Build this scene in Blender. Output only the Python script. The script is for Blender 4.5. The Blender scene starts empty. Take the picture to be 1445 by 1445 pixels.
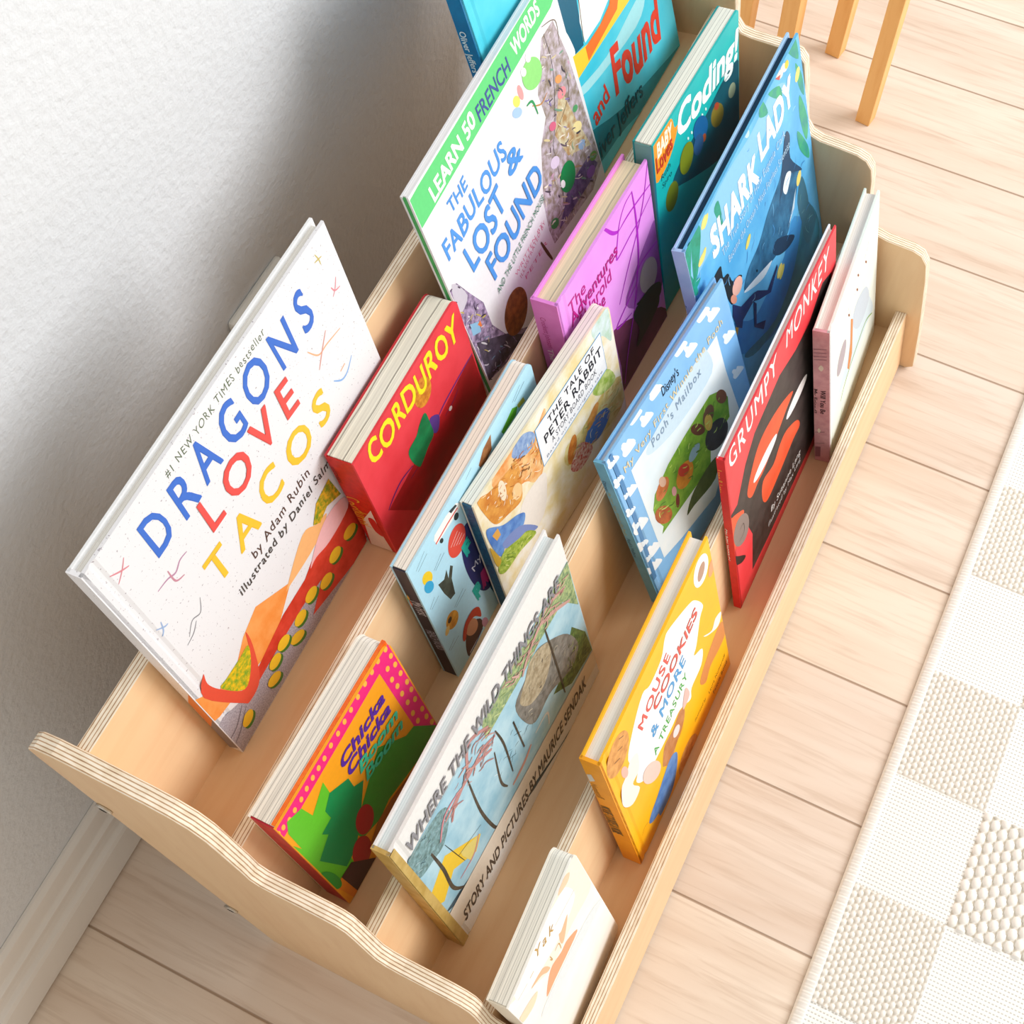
import bpy, bmesh, math, random
from mathutils import Matrix, Vector
import numpy as np
S = bpy.context.scene
COL = S.collection
CAM_R=[[0.44146, 0.805033, -0.396276], [-0.897127, 0.387836, -0.211532], [-0.0166, 0.448893, 0.893431]]
CAM_LOC=(-0.02072, -0.44297, 1.22367)
CAM_LENS=48.1945
cam = bpy.data.cameras.new('camera'); cam.sensor_width = 36; cam.lens = CAM_LENS; cam.clip_start = .01
camo = bpy.data.objects.new('camera', cam); COL.objects.link(camo)
m4 = Matrix(CAM_R).to_4x4(); m4.translation = Vector(CAM_LOC); camo.matrix_world = m4
S.camera = camo
# ---- world, window light, exposure
S.view_settings.view_transform = 'Standard'; S.view_settings.look = 'None'
S.view_settings.gamma = 1; S.view_settings.use_curve_mapping = False
S.view_settings.exposure = 0.56
w = bpy.data.worlds.new('world'); S.world = w; w.use_nodes = True
bg = w.node_tree.nodes['Background']; bg.inputs[0].default_value = (1.0, .92, .8, 1); bg.inputs[1].default_value = .42
def area(name, loc, target, sx, sy, power, col):
    l = bpy.data.lights.new(name, 'AREA'); l.shape = 'RECTANGLE'; l.size = sx; l.size_y = sy; l.energy = power; l.color = col
    o = bpy.data.objects.new(name, l); COL.objects.link(o); o.location = loc
    o.rotation_euler = (Vector(target) - Vector(loc)).to_track_quat('-Z', 'Y').to_euler(); return o
area('window_light', (1.9, -2.3, 1.8), (.45, -.3, .2), 2.0, 1.7, 56, (.985, .99, 1))
POSES={
'dragons':(1, 0.1324, -0.1522, 0.34215, 0.253, 0.2475, 0.0108, 9.7, 0.3),
'cord':(1, 0.3038, -0.177, 0.34653, 0.143, 0.1162, 0.0223, 10.0, 0.3),
'fab':(1, 0.4486, -0.1822, 0.348, 0.2176, 0.208, 0.0062, 15.1, 1.7),
'jeff':(1, 0.5748, -0.1667, 0.34571, 0.2616, 0.268, 0.011, 15.12, 0),
'chicka':(2, 0.0885, -0.245, 0.24761, 0.1363, 0.159, 0.0212, 10.83, -1.32),
'farm':(2, 0.2711, -0.2365, 0.24532, 0.1823, 0.1664, 0.0135, 9.77, -0.12),
'peter':(2, 0.3353, -0.2495, 0.24994, 0.192, 0.1507, 0.0113, 10.36, -3.94),
'harold':(2, 0.4898, -0.2445, 0.24756, 0.149, 0.183, 0.0214, 10.44, -1.6),
'coding':(2, 0.642, -0.2462, 0.24773, 0.157, 0.1941, 0.0169, 8.41, -1.6),
'wild':(3, 0.1096, -0.3175, 0.1477, 0.2461, 0.227, 0.0135, 10.09, -0.26),
'pooh':(3, 0.4288, -0.342, 0.15599, 0.1922, 0.1973, 0.0093, 19.07, -4.57),
'shark':(3, 0.6043, -0.3325, 0.15127, 0.2475, 0.244, 0.0106, 16.1, 0.6),
'white':(4, 0.076, -0.4205, 0.05444, 0.115, 0.1997, 0.017, 13.11, 2.2),
'cook':(4, 0.2468, -0.4112, 0.05255, 0.2005, 0.2255, 0.0164, 12.37, 0.04),
'grumpy':(4, 0.5021, -0.3995, 0.04995, 0.2515, 0.249, 0.007, 11.21, 0.25),
'will':(4, 0.6798, -0.4195, 0.05362, 0.1645, 0.204, 0.0145, 11.14, 4.45)}
TIER_S={1: 0.31013, 2: 0.20006, 3: 0.08971, 4: -0.02073}
TIER_Y={1: -0.13827, 2: -0.2199, 3: -0.30242, 4: -0.38617}
TIER_TOP={1: (-0.10625, 0.46875), 2: (-0.18625, 0.38062), 3: (-0.26875, 0.28325), 4: (-0.3525, 0.18588)}
ART={
'dragons':[['p','bdb8c2/8e8a96/900',[-11,6,0,466,56,475,232,380,835,441,1165,441,1443,467,1753,31,1521,-21,824,-7,274,4],0],
['p','f5a35a/ef8f3f/60',[-26,882,-32,541,49,515,228,478,664,397,1030,642,1274,749,1196,769,995,645,704,847,510,783,346,660,169,694],0],
['p','f7b878',[1013,614,1336,607,1533,690,1413,738,1278,815,970,632],1],
['p','dd4433/c8321f/70',[234,329,464,417,830,492,1117,486,1314,569,1614,634,1822,526,1719,7,1521,-21,1021,132,1227,291,985,325,617,321,345,313],0],
['p','e4523c',[153,959,55,804,219,361,278,278,424,325,528,626,543,792,478,601,364,451,274,445,169,694,132,857],1],
['p','f0b9bb',[1199,499,1336,607,1522,671,1718,616,1705,490,1443,467,1281,512],1],
['p','f0c41e/7aa62a/260',[180,686,294,423,422,503,503,677,396,684,250,692],1],
['p','eab42a/6f8f22/260',[1391,763,1496,880,1678,910,1710,670,1562,741,1449,705],0],
['p','3f7a2a',[1710,265,1711,239,1698,217,1672,205,1640,204,1607,215,1581,236,1566,261,1565,287,1579,308,1604,320,1636,321,1668,310,1695,290],1],
['p','f3c62b',[1696,300,1697,274,1684,253,1659,241,1628,240,1597,251,1571,271,1556,296,1555,322,1568,343,1593,355,1623,356,1655,345,1681,325],1],
['p','3f7a2a',[1505,278,1506,252,1493,229,1468,215,1437,212,1406,221,1380,240,1366,265,1365,291,1378,313,1402,327,1433,330,1464,321,1490,303],1],
['p','f3c62b',[1491,313,1492,287,1480,265,1457,250,1426,248,1396,256,1371,275,1357,300,1356,325,1368,347,1392,361,1421,364,1452,356,1477,337],1],
['p','3f7a2a',[1335,190,1335,164,1321,143,1296,131,1264,130,1233,141,1208,162,1194,187,1194,213,1208,234,1233,246,1264,247,1295,236,1321,216],1],
['p','f3c62b',[1322,226,1322,200,1309,179,1285,167,1254,166,1224,177,1199,197,1186,222,1186,248,1199,269,1223,281,1253,281,1284,271,1308,251],1],
['p','3f7a2a',[1172,281,1172,255,1159,233,1135,219,1104,216,1074,224,1050,243,1036,267,1036,293,1050,315,1073,329,1103,332,1133,323,1158,305],1],
['p','f3c62b',[1160,315,1160,289,1147,267,1124,253,1095,250,1065,259,1042,277,1029,302,1028,327,1041,349,1064,362,1093,365,1122,357,1146,339],1],
['p','3f7a2a',[1002,242,1002,216,989,194,964,180,934,178,905,186,881,205,868,229,868,255,882,277,906,290,935,293,965,285,989,267],1],
['p','f3c62b',[991,276,991,251,978,229,955,215,926,212,897,221,874,239,861,264,861,289,874,311,897,324,926,327,954,319,978,301],1],
['p','3f7a2a',[906,110,902,87,885,73,857,72,824,82,794,103,771,129,760,157,764,179,781,193,809,195,841,185,872,165,895,138],1],
['p','f3c62b',[895,146,891,123,874,109,848,107,816,117,786,137,764,164,754,191,757,213,774,227,800,229,831,220,861,200,884,174],1],
['p','3f7a2a',[790,266,789,241,775,220,750,208,720,207,691,218,668,237,656,262,658,287,672,307,696,319,726,320,755,309,778,290],1],
['p','f3c62b',[779,299,779,275,765,254,741,242,712,242,684,252,662,271,650,296,651,321,665,341,688,352,717,353,745,343,767,324],1],
['p','3f7a2a',[657,240,656,214,642,192,618,179,589,176,560,184,538,203,526,227,527,252,541,273,565,287,593,290,622,282,644,264],1],
['p','f3c62b',[647,273,646,248,633,226,610,213,581,210,554,219,532,237,520,261,521,286,534,307,557,320,585,323,613,315,635,297],1],
['p','3f7a2a',[578,107,575,83,559,65,533,58,502,63,473,79,451,102,440,128,443,152,459,169,485,176,515,172,545,156,567,133],1],
['p','f3c62b',[568,142,565,118,550,100,525,93,495,98,466,114,445,137,435,163,438,186,453,203,478,210,507,206,536,191,557,168],1],
['p','3f7a2a',[250,173,250,146,238,121,216,102,189,93,162,95,140,109,129,132,129,158,142,184,164,203,191,212,217,209,239,195],1],
['p','f3c62b',[242,206,242,180,230,155,209,136,183,127,156,130,136,144,124,166,125,193,137,217,158,236,184,245,210,242,231,228],1],
['l','55505c',0.5,[213,351,81,255,-41,252],1],
['l','55505c',0.5,[229,295,89,187,-22,150],1],
['t','DRAGONS','3a6fd0',[399,1996,2151,1999,402,2304],0.012,0.04,1.45,0],
['t','LOVE','e8504a',[764,1686,1754,1680,778,1962],0.015,0.04,1.5,0],
['t','TACOS','f2c230',[565,1325,1959,1293,567,1589],0.015,0.04,1.45,0],
['t','#1 NEW YORK TIMES bestseller','5a6a4e',[730,2337,1766,2344,732,2397],0,0.08,1.2,0],
['t','by Adam Rubin','5a4038',[894,1145,1568,1137,894,1227],0.004,0.06,1.15,0],
['t','illustrated by Daniel Salmieri','4a4440',[674,1051,1883,978,675,1123],0.002,0.06,1.15,0],
['l','d98a94',1.2,[122,2284,187,2231,242,2197],1],
['l','d98a94',1,[249,2278,198,2228,130,2182],1],
['l','b98aa8',1.4,[272,1839,363,1826,427,1795,494,1827,560,1817],1],
['l','c98a9c',1.3,[394,1870,396,1750,462,1710],1],
['l','8a8a90',1,[240,1313,319,1383,392,1355,449,1447],1],
['l','8a8a90',0.9,[198,1282,277,1298,339,1345],1],
['l','9ab4dc',1.2,[118,1644,168,1593,196,1582],1],
['l','9ab4dc',1.2,[168,1653,148,1585,120,1557],1],
['l','c8b86a',1,[2354,2373,2369,2315,2369,2271],1],
['l','c8b86a',1,[2399,2311,2356,2322,2328,2329],1],
['l','e0909a',1.2,[2370,2056,2392,2005,2444,1988],1],
['l','e0909a',1,[2440,2078,2401,2020,2357,1985],1],
['l','e8b088',1.3,[1987,1891,2056,1777,2153,1767,2305,1741],1],
['l','d8988c',1.2,[2189,1860,2089,1764,2010,1681],1],
['l','8ab2e4',1.6,[2076,1479,2142,1407,2213,1404,2302,1466],1],
['l','e8b088',1.2,[2161,1472,2221,1482],1]],
'cord':[['p','c41f26/8f1418/14',[1349,552,1415,545,1488,14,708,11,343,58,103,438,480,464,795,476],0],  # deep red lower cover: shade painted in as colour, not printed artwork
['l','5a2a7a',1.6,[1418,553,1298,552,1022,538,916,523,838,497],1],
['l','7a1f4a',1.2,[1160,472,1077,438,937,427],1],
['l','4a1f6a',1.5,[466,469,324,501,205,485,98,444],1],
['l','6a1f4a',1,[509,393,404,394],1],
['p','5a3a8a',[790,603,881,518,834,421,785,422,748,515],1],
['p','e0952f/b5641c/200',[878,774,835,753,787,757,745,786,717,833,708,889,720,942,750,983,792,1004,839,1000,881,972,910,926,920,871,909,816],1],
['p','13884f/0d6e3e/80',[761,708,771,563,762,442,666,414,545,367,509,393,473,514,481,625,601,642,671,688],1],
['p','f0e6e0',[1023,398,1014,397,1005,399,998,406,993,414,993,423,996,431,1003,437,1012,438,1021,435,1029,429,1034,420,1034,411,1030,403],1],
['t','CORDUROY','f6e41c',[133,921,1349,858,133,1135],0.02,0.06,1.05,0]],
'fab':[['p','5fd27c',[-37,2053,128,2060,645,2062,1858,2136,2141,2114,2252,1882,2072,1847,-10,1802],0],
['p','c9bccb/8d7f6f/150',[2051,1752,2121,1374,2168,278,1960,187,1270,304,1256,467,1295,715,1479,1103,1637,1237,1625,1457,1858,1756],0],
['p','d6cfae/b08a5a/120',[1909,1288,1992,910,2098,536,1768,735,1678,1024],0],
['p','7d6a9a/4a3a6a/120',[1651,522,2027,486,2122,322,1965,282,1377,340],0],
['p','b7a2c4/5c4f6a/200',[-14,1195,96,1174,180,973,273,769,270,523,368,301,705,4,376,49,-38,190],0],
['p','5c5266/3a3440/150',[44,590,368,301,581,44,-38,190],0],
['p','6a3a1a/9a5a2a/150',[672,181,598,147,517,149,447,186,401,251,389,330,411,408,463,469,535,503,613,502,683,467,730,404,746,325,725,245],1],
['p','c8c4d0',[51,1213,150,983,-12,956],1],
['p','8abada',[54,779,153,700,133,610,40,671],0],
['p','e07a3a',[168,694,168,606,128,691],0],
['l','4a4450',0.7,[1899,1761,1890,1470,1743,1139,1569,905],1],
['l','6a5a4a',0.7,[2026,1352,1988,1133,1678,1024],1],
['l','5a5450',0.7,[1619,992,1535,470,1314,456],1],
['l','7a6a5a',0.8,[1896,1821,2078,1730,2049,1537],1],
['p','e8929a',[1950,1176,1924,1174,1896,1182,1871,1197,1855,1217,1850,1237,1858,1255,1876,1266,1901,1268,1929,1260,1954,1245,1970,1226,1975,1205,1968,1187],1],
['p','f0a060',[1951,1303,1933,1303,1913,1310,1893,1324,1879,1341,1873,1358,1876,1372,1887,1380,1904,1380,1925,1373,1944,1360,1958,1343,1965,1326,1962,1312],1],
['p','9ab8e0',[2015,604,1993,603,1969,611,1947,626,1932,646,1926,666,1932,682,1947,691,1968,692,1993,684,2015,669,2030,650,2036,630,2030,614],1],
['p','5aa06a',[2049,939,2033,938,2015,943,2000,953,1989,967,1985,980,1990,991,2001,998,2016,999,2034,994,2050,984,2060,971,2064,957,2060,946],1],
['p','d86a8a',[1715,1067,1696,1066,1674,1074,1655,1088,1641,1105,1636,1123,1640,1138,1653,1146,1672,1147,1693,1140,1713,1126,1727,1109,1732,1091,1728,1076],1],
['p','f0e0a0',[2032,769,2008,769,1980,779,1954,799,1935,823,1926,847,1930,867,1945,878,1969,878,1997,867,2023,848,2043,824,2051,800,2048,780],1],
['p','3a8a4a',[1385,392,1361,392,1336,402,1313,420,1297,442,1292,465,1298,483,1314,494,1337,494,1362,485,1385,467,1401,444,1407,422,1401,403],1],
['p','8a5ab0',[2039,293,2011,292,1981,301,1954,320,1937,343,1931,367,1939,387,1958,399,1986,400,2016,391,2042,373,2060,349,2066,325,2058,305],1],
['p','6a9a4a',[2123,383,2100,382,2075,391,2053,407,2037,427,2031,448,2036,464,2052,474,2074,475,2099,466,2121,451,2137,430,2143,410,2138,393],1],
['p','e0d0e8',[1620,796,1593,795,1564,805,1538,824,1520,847,1514,871,1521,891,1539,903,1565,904,1594,894,1620,876,1638,852,1644,828,1638,808],1],
['l','f0e8d8',0.8,[1754,858,1783,826,1813,794],1],
['l','d8c89a',1.8,[1530,1114,1566,1081,1601,1045],1],
['l','e8dfe6',0.6,[1899,577,1897,590,1895,602],1],
['l','a88a6a',1.2,[2067,457,2096,436,2125,413],1],
['l','4a424c',1.8,[1949,790,1982,771,2013,759],1],
['l','6a5a66',1.3,[1966,283,1976,293,1980,309],1],
['l','e8dfe6',0.9,[1874,1679,1882,1684,1881,1696],1],
['l','c9a0b8',1.0,[1580,654,1606,655,1621,671],1],
['l','d8d0d4',1.1,[1831,935,1852,924,1873,913],1],
['l','f0e8d8',1.0,[1852,1127,1864,1115,1874,1101],1],
['l','a88a6a',1.1,[1475,435,1490,433,1508,419],1],
['l','f0e8d8',1.1,[1763,1580,1776,1575,1788,1571],1],
['l','f0e8d8',0.9,[1623,246,1617,267,1621,281],1],
['l','8a7ab0',1.3,[1417,778,1438,758,1453,735],1],
['l','c9a0b8',1.2,[1494,741,1498,774,1507,802],1],
['l','a88a6a',0.7,[1287,490,1303,477,1318,466],1],
['l','8a7ab0',1.8,[1711,1296,1727,1291,1742,1289],1],
['l','e8dfe6',1.2,[1819,476,1840,465,1854,465],1],
['l','6a5a66',1.5,[1926,1213,1916,1247,1890,1285],1],
['l','6a5a66',1.6,[1762,303,1790,274,1816,243],1],
['l','d8c89a',1.1,[1528,542,1565,509,1600,472],1],
['l','f0e8d8',1.1,[1855,1671,1862,1686,1862,1706],1],
['l','6a5a66',1.2,[1780,848,1809,842,1833,844],1],
['l','c9a0b8',1.7,[1472,787,1493,797,1527,787],1],
['l','7aa08a',1.4,[2015,1484,2044,1479,2077,1465],1],
['l','d8c89a',1.6,[1483,311,1503,324,1510,352],1],
['l','7aa08a',1.6,[1851,1490,1869,1470,1891,1452],1],
['l','8a7ab0',1.2,[1954,311,1975,282,2001,256],1],
['l','f0e8d8',1.1,[1721,956,1759,943,1803,915],1],
['l','d8d0d4',1.1,[1966,590,1992,603,1991,640],1],
['l','6a5a66',1.1,[1402,684,1403,719,1418,741],1],
['l','a88a6a',1.6,[1791,592,1846,552,1900,502],1],
['l','a88a6a',0.9,[1471,769,1506,737,1540,719],1],
['l','d8c89a',1.6,[1558,705,1584,709,1617,699],1],
['l','e8dfe6',1.1,[1456,345,1476,349,1487,366],1],
['l','4a424c',1.6,[1507,557,1503,575,1500,593],1],
['l','d8d0d4',1.2,[1756,1553,1773,1555,1793,1550],1],
['l','f0e8d8',0.8,[2090,510,2092,532,2107,542],1],
['l','f0e8d8',1.1,[1830,725,1829,753,1828,781],1],
['l','d8c89a',0.9,[1794,1646,1825,1622,1850,1592],1],
['l','a88a6a',1.1,[1525,489,1554,454,1586,422],1],
['l','f0e8d8',0.7,[1515,686,1519,710,1523,733],1],
['l','d8c89a',1.4,[2076,1204,2076,1229,2073,1256],1],
['l','a88a6a',1.2,[1996,461,2037,455,2078,446],1],
['l','7aa08a',1.7,[2038,461,2063,441,2087,416],1],
['l','6a5a66',0.8,[1854,1293,1876,1276,1894,1253],1],
['l','d8c89a',1.3,[1480,727,1479,741,1485,750],1],
['l','7aa08a',0.7,[1735,288,1726,325,1711,364],1],
['l','6a5a66',1.2,[1629,489,1666,479,1691,486],1],
['l','c9a0b8',1.7,[2105,1318,2103,1333,2093,1353],1],
['l','e8dfe6',1.6,[1809,873,1840,869,1853,888],1],
['l','d8d0d4',0.7,[1634,1190,1663,1167,1691,1153],1],
['l','6a5a66',1.5,[1548,961,1569,974,1580,999],1],
['l','d8d0d4',1.1,[1425,395,1466,357,1504,311],1],
['l','f0e8d8',0.7,[1786,1010,1770,1039,1757,1066],1],
['l','d8d0d4',1.2,[1301,346,1309,358,1313,372],1],
['l','f0e8d8',0.7,[1761,508,1817,454,1872,425],1],
['l','e8dfe6',0.7,[1680,1148,1710,1151,1744,1147],1],
['l','f0e8d8',1.6,[1312,468,1334,472,1367,456],1],
['l','d8d0d4',1.1,[1892,723,1945,693,1996,670],1],
['l','d8c89a',1.3,[1804,698,1827,700,1843,711],1],
['l','c9a0b8',0.6,[1901,1295,1936,1276,1969,1265],1],
['l','e8dfe6',1.7,[1989,555,2017,546,2048,529],1],
['l','8a7ab0',0.8,[1812,986,1832,963,1852,939],1],
['l','f0e8d8',1.4,[1720,1290,1713,1316,1709,1340],1],
['l','d8d0d4',0.9,[1544,635,1562,617,1581,603],1],
['l','f0e8d8',1.4,[1985,462,1993,475,2006,482],1],
['l','a88a6a',1.7,[1803,1374,1807,1407,1811,1440],1],
['l','6a5a66',1.5,[1737,1156,1752,1150,1769,1144],1],
['l','6a5a66',1.6,[1961,1087,1980,1095,1984,1116],1],
['l','c9a0b8',1.1,[1516,476,1560,434,1605,394],1],
['l','d8d0d4',1.1,[1839,1628,1874,1598,1910,1573],1],
['l','6a5a66',1.0,[1906,867,1931,858,1958,840],1],
['l','7aa08a',0.9,[2083,424,2118,409,2155,382],1],
['l','8a7ab0',1.3,[1683,1346,1711,1325,1737,1314],1],
['l','7aa08a',1.6,[1764,1200,1805,1151,1853,1107],1],
['l','d8d0d4',1.6,[1661,386,1691,364,1720,345],1],
['l','d8c89a',0.7,[1800,813,1843,807,1891,791],1],
['l','7aa08a',0.7,[1673,391,1665,410,1661,426],1],
['l','4a424c',1.0,[1942,449,1940,469,1946,482],1],
['l','8a7ab0',1.2,[1929,1145,1956,1121,1984,1104],1],
['l','7aa08a',1.6,[1845,425,1877,396,1904,361],1],
['l','d8c89a',1.7,[1914,767,1962,737,2009,710],1],
['l','d8c89a',1.1,[1901,1542,1940,1524,1976,1514],1],
['l','d8d0d4',1.5,[1324,303,1320,329,1305,359],1],
['l','e8dfe6',1.0,[1942,1698,1958,1711,1987,1707],1],
['l','4a424c',0.9,[1718,1300,1750,1291,1782,1283],1],
['l','4a424c',1.7,[1806,1374,1806,1404,1797,1440],1],
['l','4a424c',1.5,[1593,303,1608,313,1636,304],1],
['l','4a424c',1.5,[2024,1314,2001,1358,2003,1390],1],
['l','7aa08a',0.8,[2003,1267,2032,1275,2057,1288],1],
['l','f0e8d8',1.5,[1360,809,1393,787,1420,784],1],
['l','8a7ab0',0.7,[1718,1498,1735,1489,1751,1480],1],
['l','a88a6a',1.7,[2022,626,2035,623,2044,625],1],
['l','c9a0b8',1.0,[1596,1028,1608,1030,1626,1025],1],
['l','6a5a66',1.4,[1717,907,1743,864,1782,824],1],
['l','e8dfe6',1.6,[1598,634,1602,659,1604,685],1],
['l','4a424c',1.5,[1947,295,1968,275,1987,253],1],
['l','8a7ab0',1.5,[1736,1251,1733,1272,1723,1296],1],
['l','d8d0d4',0.8,[1473,499,1472,516,1462,538],1],
['l','d8d0d4',1.8,[1498,453,1514,445,1528,443],1],
['l','d8d0d4',1.4,[1576,502,1582,536,1611,545],1],
['l','7aa08a',1.8,[1907,1199,1915,1201,1922,1206],1],
['l','7aa08a',1.0,[1957,418,1972,411,1985,407],1],
['l','6a5a66',1.3,[1777,817,1780,836,1776,859],1],
['l','4a424c',1.2,[1357,774,1388,739,1421,706],1],
['l','7aa08a',1.0,[1774,304,1769,334,1760,367],1],
['l','7aa08a',1.3,[1860,711,1853,757,1875,777],1],
['l','f0e8d8',1.0,[1302,652,1321,674,1325,710],1],
['l','d8d0d4',1.0,[1504,1004,1535,978,1566,954],1],
['l','d4d0d6',0.9,[117,406,132,390,146,382],1],
['l','2f2a36',0.8,[192,827,207,819,223,812],1],
['l','bfae5a',0.7,[-2,327,-8,343,-8,357],1],
['l','bfae5a',0.6,[88,456,109,424,121,391],1],
['l','c8c0ce',1.1,[148,640,171,625,194,613],1],
['l','2f2a36',1.1,[-4,1083,13,1069,27,1049],1],
['l','c8c0ce',0.8,[32,829,60,821,89,813],1],
['l','8a78a8',0.7,[198,180,204,188,207,200],1],
['l','d4d0d6',0.9,[37,514,37,537,30,565],1],
['l','bfae5a',0.5,[163,451,174,472,176,502],1],
['l','d4d0d6',1.4,[199,784,195,798,193,811],1],
['l','bfae5a',1.1,[18,954,35,935,47,913],1],
['l','c8c0ce',1.1,[25,358,48,328,74,309],1],
['l','d4d0d6',1.4,[89,537,115,499,139,459],1],
['l','2f2a36',0.6,[13,1176,23,1182,37,1179],1],
['l','bfae5a',1.1,[155,776,177,742,197,706],1],
['l','d4d0d6',0.6,[341,210,344,229,336,256],1],
['l','d4d0d6',1.3,[70,854,77,840,86,827],1],
['l','d4d0d6',0.8,[265,477,262,493,260,508],1],
['l','8a78a8',1.2,[169,166,193,162,211,169],1],
['l','2f2a36',0.7,[10,202,26,185,40,165],1],
['l','2f2a36',1.3,[-4,454,1,464,12,467],1],
['l','8a78a8',1.0,[446,112,440,154,427,199],1],
['l','6a8aa0',0.8,[133,531,165,508,197,484],1],
['l','453c50',0.8,[440,158,452,129,472,100],1],
['l','c8c0ce',0.6,[4,820,36,791,62,752],1],
['l','c8c0ce',1.0,[303,251,333,203,355,153],1],
['l','6a8aa0',1.0,[140,194,164,174,187,160],1],
['l','2f2a36',1.2,[177,795,168,827,174,848],1],
['l','6a8aa0',0.8,[237,235,233,256,228,277],1],
['l','2f2a36',0.9,[187,704,215,695,247,671],1],
['l','8a78a8',1.2,[34,819,48,812,61,803],1],
['l','453c50',0.8,[51,740,49,771,51,799],1],
['l','bfae5a',1.0,[82,793,98,810,128,806],1],
['l','6a8aa0',1.1,[259,289,272,270,286,252],1],
['l','8a78a8',1.4,[76,220,111,199,140,196],1],
['l','8a78a8',0.6,[255,251,277,245,303,224],1],
['l','453c50',0.7,[217,527,227,535,243,532],1],
['l','6a8aa0',0.8,[119,302,144,297,171,287],1],
['l','453c50',0.5,[199,383,199,406,208,420],1],
['l','8a78a8',1.0,[-11,953,-12,967,-7,976],1],
['l','2f2a36',0.7,[93,554,102,583,123,596],1],
['l','c8c0ce',0.9,[128,208,133,230,149,238],1],
['l','8a78a8',0.8,[131,145,123,171,126,189],1],
['l','2f2a36',1.0,[104,210,126,177,146,144],1],
['l','c8c0ce',1.2,[137,777,149,787,159,801],1],
['l','453c50',1.2,[94,1138,104,1121,112,1104],1],
['l','c8c0ce',0.8,[194,540,205,543,212,551],1],
['l','bfae5a',1.3,[198,685,221,674,246,662],1],
['l','d4d0d6',1.1,[-15,256,-11,265,-1,266],1],
['l','453c50',1.3,[131,347,156,348,185,338],1],
['p','8fdc7c',[1735,1541,1688,1519,1629,1522,1571,1549,1525,1595,1501,1650,1502,1704,1529,1746,1575,1768,1632,1766,1689,1740,1736,1695,1762,1640,1762,1585],1],
['p','ffffff',[1670,1750,1659,1740,1645,1737,1630,1742,1616,1754,1607,1770,1605,1787,1609,1802,1620,1811,1634,1814,1649,1809,1663,1798,1671,1782,1674,1765],1],
['p','ffffff',[1569,1709,1559,1700,1546,1698,1531,1704,1517,1715,1508,1731,1506,1747,1509,1761,1519,1769,1533,1771,1548,1766,1561,1754,1570,1739,1573,1723],1],
['p','14874a',[1769,509,1721,483,1667,481,1616,503,1578,546,1562,599,1570,653,1599,697,1646,723,1699,725,1750,704,1788,662,1805,609,1798,554],1],
['p','ffffff',[1622,587,1613,577,1600,576,1586,581,1573,593,1565,610,1563,627,1567,641,1576,650,1589,652,1603,647,1615,635,1623,618,1626,601],1],
['p','f2e36a',[1403,1596,1390,1584,1372,1582,1352,1590,1335,1606,1323,1627,1320,1648,1325,1666,1337,1677,1355,1679,1375,1672,1392,1656,1404,1636,1408,1614],1],
['p','f0a0a0',[1468,1625,1463,1599,1453,1584,1439,1580,1426,1590,1414,1611,1407,1638,1406,1667,1411,1692,1421,1708,1434,1711,1448,1702,1459,1681,1466,1654],1],
['p','a8c8ee',[1366,1507,1340,1512,1314,1526,1290,1547,1275,1570,1271,1590,1279,1605,1297,1610,1322,1606,1349,1592,1372,1571,1387,1548,1392,1527,1384,1512],1],
['l','c08a4a',1.2,[1522,1447,1632,1368,1737,1377],1],
['l','2f9a5a',2.0,[1459,1504,1538,1474,1558,1341],1],
['t','LEARN 50','f4fff4',[207,1825,877,1887,186,1948],0.03,0.03,1.0,0],
['t','FRENCH','3b4f9a',[916,1850,1411,1862,898,1974],0.01,0.03,1.0,0],
['t','WORDS','f4fff4',[1494,1895,1931,1922,1471,2015],0.03,0.03,1.0,0],
['t','THE','4b97e6',[310,1606,570,1615,293,1713],0.02,0.05,0,0],
['t','FABULOUS','4b97e6',[113,1363,1074,1404,103,1524],0.02,0.05,0,0],
['t','LOST','4b97e6',[298,1047,890,1117,255,1270],0.02,0.05,0,0],
['t','&','4b97e6',[1015,1246,1243,1241,1002,1410],0.02,0,0,0],
['t','FOUND','4b97e6',[471,769,1383,882,449,987],0.02,0.05,0,0],
['t','AND THE LITTLE FRENCH MOUSE','2f7a5a',[459,645,1317,740,454,700],0,0.02,1.05,0],
['t','WRITTEN BY','d87a9a',[708,549,1205,575,703,587],0,0.02,1.1,0],
['t','ILLUSTRATED BY','d87a9a',[756,481,1240,562,750,519],0,0.02,1.1,0],
['t','PETER','d87a9a',[804,412,1187,398,798,451],0,0.02,1.1,0],
['l','5a3424',3.2,[1112,486,1146,349,1181,223],1]],
'jeff':[['p','12a0b4/0d8496/20',[2637,-21,2499,-223,1522,72,944,170,792,553,1520,268,2365,61],1],
['p','a6e4ec',[2065,894,2219,838,1981,701,1123,802,936,921,1474,833],1],
['p','0f5f7c',[887,1934,1275,1595,1209,1161,1077,1186,1013,1385,902,1615],0],
['p','f4f8f6',[928,1555,1015,1464,1067,1299,1072,1191,958,1202,855,1453],1],
['p','eaf6f8',[1317,1601,1788,1236,1500,1154,1237,1159,1231,1350],0],
['l','7a5a40',1.2,[1303,1573,1220,1183],1],
['p','fbd13a',[2314,957,1968,971,1420,986,973,994,956,1221,1280,1123,1612,1127,1908,1267],0],
['p','f0762a',[1866,1176,1765,1047,1221,1002,1222,1129,1486,1123,1671,1163,1758,1260],0],
['t','Lost','e8432f',[625,427,1026,465,618,599],0.03,0,0,0],
['t','and','e8432f',[1102,454,1385,504,1065,615],0.02,0,0,0],
['t','Found','e8432f',[1468,427,2329,304,1410,832],0.03,0.05,1.0,0],
['t','Oliver Jeffers','0d5a6a',[854,182,1872,112,837,339],0.01,0.04,1.0,0]],
'chicka':[['p','f2267e',[-17,1603,1349,1577,1399,188,1194,475,1182,1456,-13,1437],0],
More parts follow.
